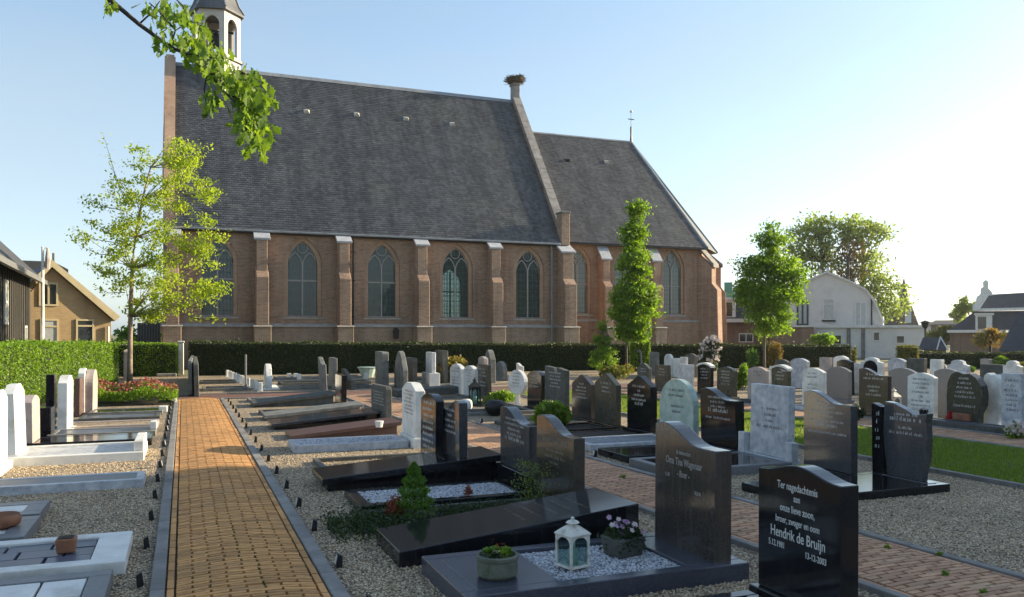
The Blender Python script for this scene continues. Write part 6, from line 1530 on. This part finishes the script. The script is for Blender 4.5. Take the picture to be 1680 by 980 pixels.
b = MB(); b.box(X_(1180), X_(1210), -.25, 1.4, Zt(491.9), Zt(488)); b.build('dormer_roof', K['trim'], d)
b = MB(); b.add([(X_(1189), -.112, Zt(519)), (X_(1201), -.112, Zt(519)), (X_(1201), -.112, Zt(496)), (X_(1189), -.112, Zt(496))], [(0, 1, 2, 3)]); b.build('pane', K['pane'], d)
house_window(h, X_(1212), X_(1236), 0, Zt(562), Zt(547), K['trim'], K['pane'], nx=2)
# grey rendered house with gambrel gable
t = 56; p0 = 1370; h = fh('house', 'grey rendered house with rounded gambrel gable and white verge', t, px=p0); X_ = lambda p: fx(p, t, p0); Zt = lambda q_: Z(q_, t)
out_ = [(X_(1290), 0), (X_(1452), 0), (X_(1447), Zt(531)), (X_(1434), Zt(500)), (X_(1420), Zt(478)), (X_(1392), Zt(463)), (X_(1356), Zt(448)), (X_(1322), Zt(462)), (X_(1298), Zt(478)), (X_(1284), Zt(505)), (X_(1276), Zt(531))]
b = MB(); b.prism(out_, 'y', 0, 8); b.build('wall', K['render'], h)
for p, q_ in zip(out_[2:-1], out_[3:]):
    d = Vector((q_[0] - p[0], q_[1] - p[1])); n_ = Vector((d.y, -d.x)).normalized() * .11
    b = MB(); b.prism([(p[0], p[1]), (q_[0], q_[1]), (q_[0] + n_.x, q_[1] + n_.y), (p[0] + n_.x, p[1] + n_.y)], 'y', -.2, -.02); b.build('verge_board', K['trim'], h)
    b = MB(); b.prism([(p[0], p[1] + .001), (q_[0], q_[1] + .001), (q_[0] + n_.x * .8, q_[1] + n_.y * .8), (p[0] + n_.x * .8, p[1] + n_.y * .8)], 'y', -.018, 8.2); b.build('roof', K['tilered'], h)
b = MB(); b.box(X_(1343), X_(1348), 1, 1.4, Zt(452), Zt(440)); b.box(X_(1355), X_(1360), 1.5, 1.9, Zt(448), Zt(436)); b.build('chimney_pot', K['trim'], h, kind='stuff')
K['doordark'] = mat('dark green door', (.02, .05, .045), rough=.5)
house_window(h, X_(1306), X_(1326), 0, Zt(534), Zt(493), K['doordark'], K['curtain'], nx=2, f=.12)
house_window(h, X_(1350), X_(1369), 0, Zt(525), Zt(490), K['trim'], K['curtain'], cross=Zt(499))
b = MB(); b.box(X_(1348), X_(1371), -.16, -.055, Zt(528), Zt(525.3)); b.build('sill', K['iron'], h)
house_window(h, X_(1402), X_(1421), 0, Zt(535), Zt(496), K['trim'], K['curtain'], nx=2)
b = MB(); b.tube([(X_(1429), -.1, Zt(490)), (X_(1429), -.1, .2)], .05, 6); b.build('drainpipe', K['iron'], h)
h2 = fh('extension', 'low grey flat roofed extension in front of the gambrel house', 54, 'house', 1425); t = 54; X_ = lambda p: fx(p, t, 1425) ; Zt = lambda q_: Z(q_, t)
b = MB(); b.box(X_(1337), X_(1516), 0, 1.8, 0, Zt(538)); b.build('wall', K['render'], h2)
b = MB(); b.box(X_(1335), X_(1518), -.15, 1.85, Zt(537.9), Zt(534)); b.build('parapet', K['trim'], h2)
house_window(h2, X_(1342), X_(1381), 0, Zt(566), Zt(549), K['trim'], K['pane'], nx=2); house_window(h2, X_(1432), X_(1444), 0, Zt(560), Zt(544), K['trim'], K['pane']); house_window(h2, X_(1469), X_(1484), 0, Zt(564), Zt(550), K['trim'], K['pane'])
for p in (1392, 1416): b = MB(); b.box(X_(p) - .12, X_(p) + .12, -.06, -.002, 0, Zt(539)); b.build('pilaster', K['ash'], h2)
h2 = fh('extension', 'low red brown brick outbuilding left of the grey extension', 53, 'outbuilding', 1302); t = 53; X_ = lambda p: fx(p, t, 1302); Zt = lambda q_: Z(q_, t)
b = MB(); b.box(X_(1268), X_(1335), 0, 3, 0, Zt(537)); b.build('wall', K['redwall'], h2); b = MB(); b.box(X_(1266), X_(1336), -.12, 3.1, Zt(536.9), Zt(534)); b.build('parapet', K['trim'], h2)
# small distant church
t = 125; p0 = 1486; h = fh('chapel', 'distant brick gabled chapel with a slim pointed turret', t, 'church', p0); X_ = lambda p: fx(p, t, p0); Zt = lambda q_: Z(q_, t)
b = MB(); b.prism([(X_(1468), 0), (X_(1507), 0), (X_(1507), Zt(533)), (X_(1496), Zt(502)), (X_(1484), Zt(502)), (X_(1472), Zt(533))], 'y', 0, .6); b.build('gable_wall', K['redwall'], h)
b = MB(); b.prism([(X_(1450), 0), (X_(1506), 0), (X_(1506), Zt(531)), (X_(1488), Zt(508)), (X_(1450), Zt(512))], 'y', .61, 12); b.build('roof', K['tilered'], h)
b = MB(); b.lathe([(.55, Zt(512)), (.55, Zt(486)), (.75, Zt(485)), (.5, Zt(475)), (.05, Zt(455))], (X_(1483), 3, 0), 8); b.build('turret', K['tilered'], h)
b = MB(); b.box(X_(1487), X_(1491), .2, .9, Zt(520), Zt(490)); b.build('pinnacle', K['redwall'], h)
b = MB(); b.prism(arch_pts(X_(1490), .42, Zt(530), Zt(514), Zt(508)), 'y', -.05, -.005); b.build('niche', K['trim'], h)
# lamp post
x, y = C(1518, 50); t_ = thing('street_lamp', 'dark street lamp beside the end of the grey extension', 'street lamp', (x, y, 0)); b = MB(); b.tube([(0, 0, 0), (0, 0, Z(540, 50))], .05, 7); b.build('pole', K['iron'], t_); b = MB(); b.lathe([(.05, Z(540, 50) + .002), (.17, Z(536, 50)), (.24, Z(530, 50)), (.30, Z(529, 50)), (.04, Z(526, 50))], (0, 0, 0), 8); b.build('lamp_head', K['iron'], t_)
# shed roof and far roofs
t = 48; p0 = 1530; h = fh('shed', 'small shed with dark pyramid roof behind the right hedge', t, 'shed', p0); X_ = lambda p: fx(p, t, p0); Zt = lambda q_: Z(q_, t)
b = MB(); b.box(X_(1512), X_(1552), 0, 1.4, 0, Zt(573)); b.build('wall', K['redwall'], h); b = MB(); b.hexa([(X_(1506), -.2, Zt(574)), (X_(1555), -.2, Zt(574)), (X_(1555), 1.6, Zt(574)), (X_(1506), 1.6, Zt(574))], [(X_(1514), .6, Zt(554)), (X_(1543), .6, Zt(554)), (X_(1543), .8, Zt(554)), (X_(1514), .8, Zt(554))]); b.build('roof', K['tilered'], h)
b = MB(); b.tube([(X_(1555), -.22, Zt(574)), (X_(1543), .58, Zt(553))], .04, 5); b.tube([(X_(1537), -.22, Zt(574)), (X_(1543), .58, Zt(553))], .04, 5); b.build('ridge_trim', K['trim'], h)
for p0, t, a, c, q0, q1, q2, lab in ((1552, 120, 1527, 1580, 525, 532, 560, 'distant row of dark roofed houses beyond the lamp'), (1530, 140, 1512, 1545, 528, 534, 560, 'farthest low pale house left of the dark roofed row'), (1580, 100, 1560, 1600, 534, 542, 560, 'low dark roof beside the brick mansard house')):
    h = fh('house', lab, t, px=p0); X_ = lambda p: fx(p, t, p0); Zt = lambda q_: Z(q_, t)
    b = MB(); b.box(X_(a), X_(c), 0, 8, 0, Zt(q1)); b.build('wall', K['render'] if 'pale' in lab else K['redwall'], h); b = MB(); b.hexa([(X_(a) - .3, -.3, Zt(q1) - .1), (X_(c) + .3, -.3, Zt(q1) - .1), (X_(c) + .3, 8.3, Zt(q1) - .1), (X_(a) - .3, 8.3, Zt(q1) - .1)], [(X_(a) + .5, 3.8, Zt(q0)), (X_(c) - .5, 3.8, Zt(q0)), (X_(c) - .5, 4.2, Zt(q0)), (X_(a) + .5, 4.2, Zt(q0))]); b.build('roof', K['tilered'], h)
# brick house with ornate white gable
t = 66; p0 = 1630; h = fh('house', 'brick house with double pitched dark roof, dormer and ornate white gable top', t, px=p0); X_ = lambda p: fx(p, t, p0); Zt = lambda q_: Z(q_, t)
b = MB(); b.box(X_(1557), X_(1760), 0, 7, 0, Zt(545)); b.build('wall', K['redwall'], h)
b = MB(); b.hexa([(X_(1554), -.3, Zt(543)), (X_(1760), -.3, Zt(543)), (X_(1760), 7.3, Zt(543)), (X_(1554), 7.3, Zt(543))], [(X_(1598), 1.4, Zt(510)), (X_(1760), 1.4, Zt(510)), (X_(1760), 6, Zt(510)), (X_(1598), 6, Zt(510))]); b.build('lower_roof', K['tilered'], h)
b = MB(); b.hexa([(X_(1600), 1.2, Zt(506)), (X_(1760), 1.2, Zt(504)), (X_(1760), 6, Zt(504)), (X_(1600), 6, Zt(506))], [(X_(1619), 3, Zt(481)), (X_(1760), 3, Zt(476)), (X_(1760), 4.5, Zt(476)), (X_(1619), 4.5, Zt(481))]); b.build('upper_roof', K['tilered'], h)
b = MB(); b.hexa([(X_(1598), 1.0, Zt(510)), (X_(1760), 1.0, Zt(509)), (X_(1760), 1.18, Zt(509)), (X_(1598), 1.18, Zt(510))], [(X_(1598), 1.0, Zt(505.5)), (X_(1760), 1.0, Zt(504)), (X_(1760), 1.18, Zt(504)), (X_(1598), 1.18, Zt(505.5))]); b.build('fascia', K['trim'], h)
b = MB(); b.box(X_(1552), X_(1664), -.5, -.31, Zt(546), Zt(541.5)); b.build('gutter', K['trim'], h)
d = MB(); d.box(X_(1600), X_(1628), -.2, 1.6, Zt(542), Zt(517)); d = d.build('dormer', K['trim'], h); b = MB(); b.box(X_(1598), X_(1631), -.35, 1.8, Zt(516.9), Zt(514)); b.build('dormer_roof', K['trim'], d); b = MB(); b.add([(X_(1604), -.212, Zt(540)), (X_(1618), -.212, Zt(540)), (X_(1618), -.212, Zt(520)), (X_(1604), -.212, Zt(520))], [(0, 1, 2, 3)]); b.build('pane', K['pane'], d)
b = MB(); pr = [(1595, 509), (1595, 500), (1600, 496), (1602, 486), (1608, 482), (1609, 472), (1613, 470), (1612, 462), (1617, 458), (1622, 462), (1621, 472), (1627, 478), (1629, 484), (1622, 484), (1606, 508)]
b.prism([(X_(a), Zt(c)) for a, c in reversed(pr)], 'y', .6, .98); b.build('gable_top', K['trim'], h)
t = 40; p0 = 1665; h = fh('house', 'near dark sloping roof cut off by the right frame edge', t, px=p0); X_ = lambda p: fx(p, t, p0); Zt = lambda q_: Z(q_, t)
b = MB(); b.hexa([(X_(1638), 0, Zt(577)), (X_(1800), 0, Zt(577)), (X_(1800), 6, Zt(577)), (X_(1638), 6, Zt(577))], [(X_(1672), 2.5, Zt(510)), (X_(1800), 2.5, Zt(505)), (X_(1800), 3.5, Zt(505)), (X_(1672), 3.5, Zt(510))]); b.build('roof', K['tilered'], h)
b = MB(); b.box(X_(1645), X_(1800), .15, 5.8, 0, Zt(578)); b.build('wall', K['redwall'], h)

# ------------------------------------------------------------------ unseen brick house, added to the east and shaped to shade the near graves
SH = thing('house', 'large brick house added out of view to shade the near graves', 'house', (23.5, 0, 0))
b = MB(); b.box(0, 9, -22, 9.4, 0, 6.6); b.build('wall', K['redwall'], SH)
b = MB(); b.prism([(-.4, 6.4), (9.4, 6.4), (4.5, 10.7)], 'y', -22.4, 9.7); b.build('roof', K['tilered'], SH)
for yy in range(-20, 7, 4):
    for zz in (1.0, 3.9):
        b = MB(); b.box(-.05, -.004, yy, yy + 1.3, zz, zz + 1.5); w_ = b.build('window', K['trim'], SH); b = MB(); b.add([(-.06, yy + .1, zz + .1), (-.06, yy + 1.2, zz + .1), (-.06, yy + 1.2, zz + 1.4), (-.06, yy + .1, zz + 1.4)], [(0, 1, 2, 3)]); b.build('pane', K['pane'], w_)

# ------------------------------------------------------------------ small litter: fallen leaves and moss in the joints
n = 900
x = np.concatenate([NP.uniform(.95, 3.7, 380), NP.uniform(-3, -.2, 160), NP.uniform(4.9, 8, 260), NP.uniform(-.1, 4.8, 100)]); y = 3.6 + 9 * NP.random(n) ** 1.2
o = leafcloud('fallen_leaves', np.stack([x, y, np.full(n, .016)], 1), .026, leafmat('dry fallen leaves', [(.20, .12, .05), (.28, .19, .07), (.12, .09, .04), (.16, .18, .05)], .2, (1, 1, 1)), kind='stuff', up=0)
o['label'] = 'small dry fallen leaves strewn on gravel and paths'; o['category'] = 'leaves'
pts = []
for k in range(5200):
    j = R.randint(1, 8) if R.random() < .5 else R.choice([4, 5]); y_ = 4.9 + 8 * R.random() ** 1.6
    u = P1X0 + .055 + .1025 * j; w_ = (u - .365) / .465
    if math.sin(y_ * 2.1 + j * 1.7) + R.uniform(-.6, .6) < .35: continue
    pts.append((u + R.gauss(0, .004), y_, .018 + .034 * (1 - w_ * w_) + R.uniform(-.003, .003)))
o = leafcloud('moss', pts, .012, leafmat('moss tufts', [(.05, .07, .015), (.09, .12, .02), (.04, .05, .015)], .2, (1, 1, 1)), kind='stuff')
o['label'] = 'moss growing in the joints of the yellow brick path'; o['category'] = 'moss'

# ------------------------------------------------------------------ evening haze
hm, n, l, out = nodes('thin evening haze')
pv_ = n.new('ShaderNodeVolumePrincipled'); pv_.inputs['Color'].default_value = (.95, .96, 1, 1); pv_.inputs['Density'].default_value = 0.00025; pv_.inputs['Anisotropy'].default_value = 0.5
l.new(pv_.outputs[0], out.inputs['Volume'])
b = MB(); b.box(-120, 260, -60, 260, -1.1, 26.0); b.build('haze', hm, kind='stuff')
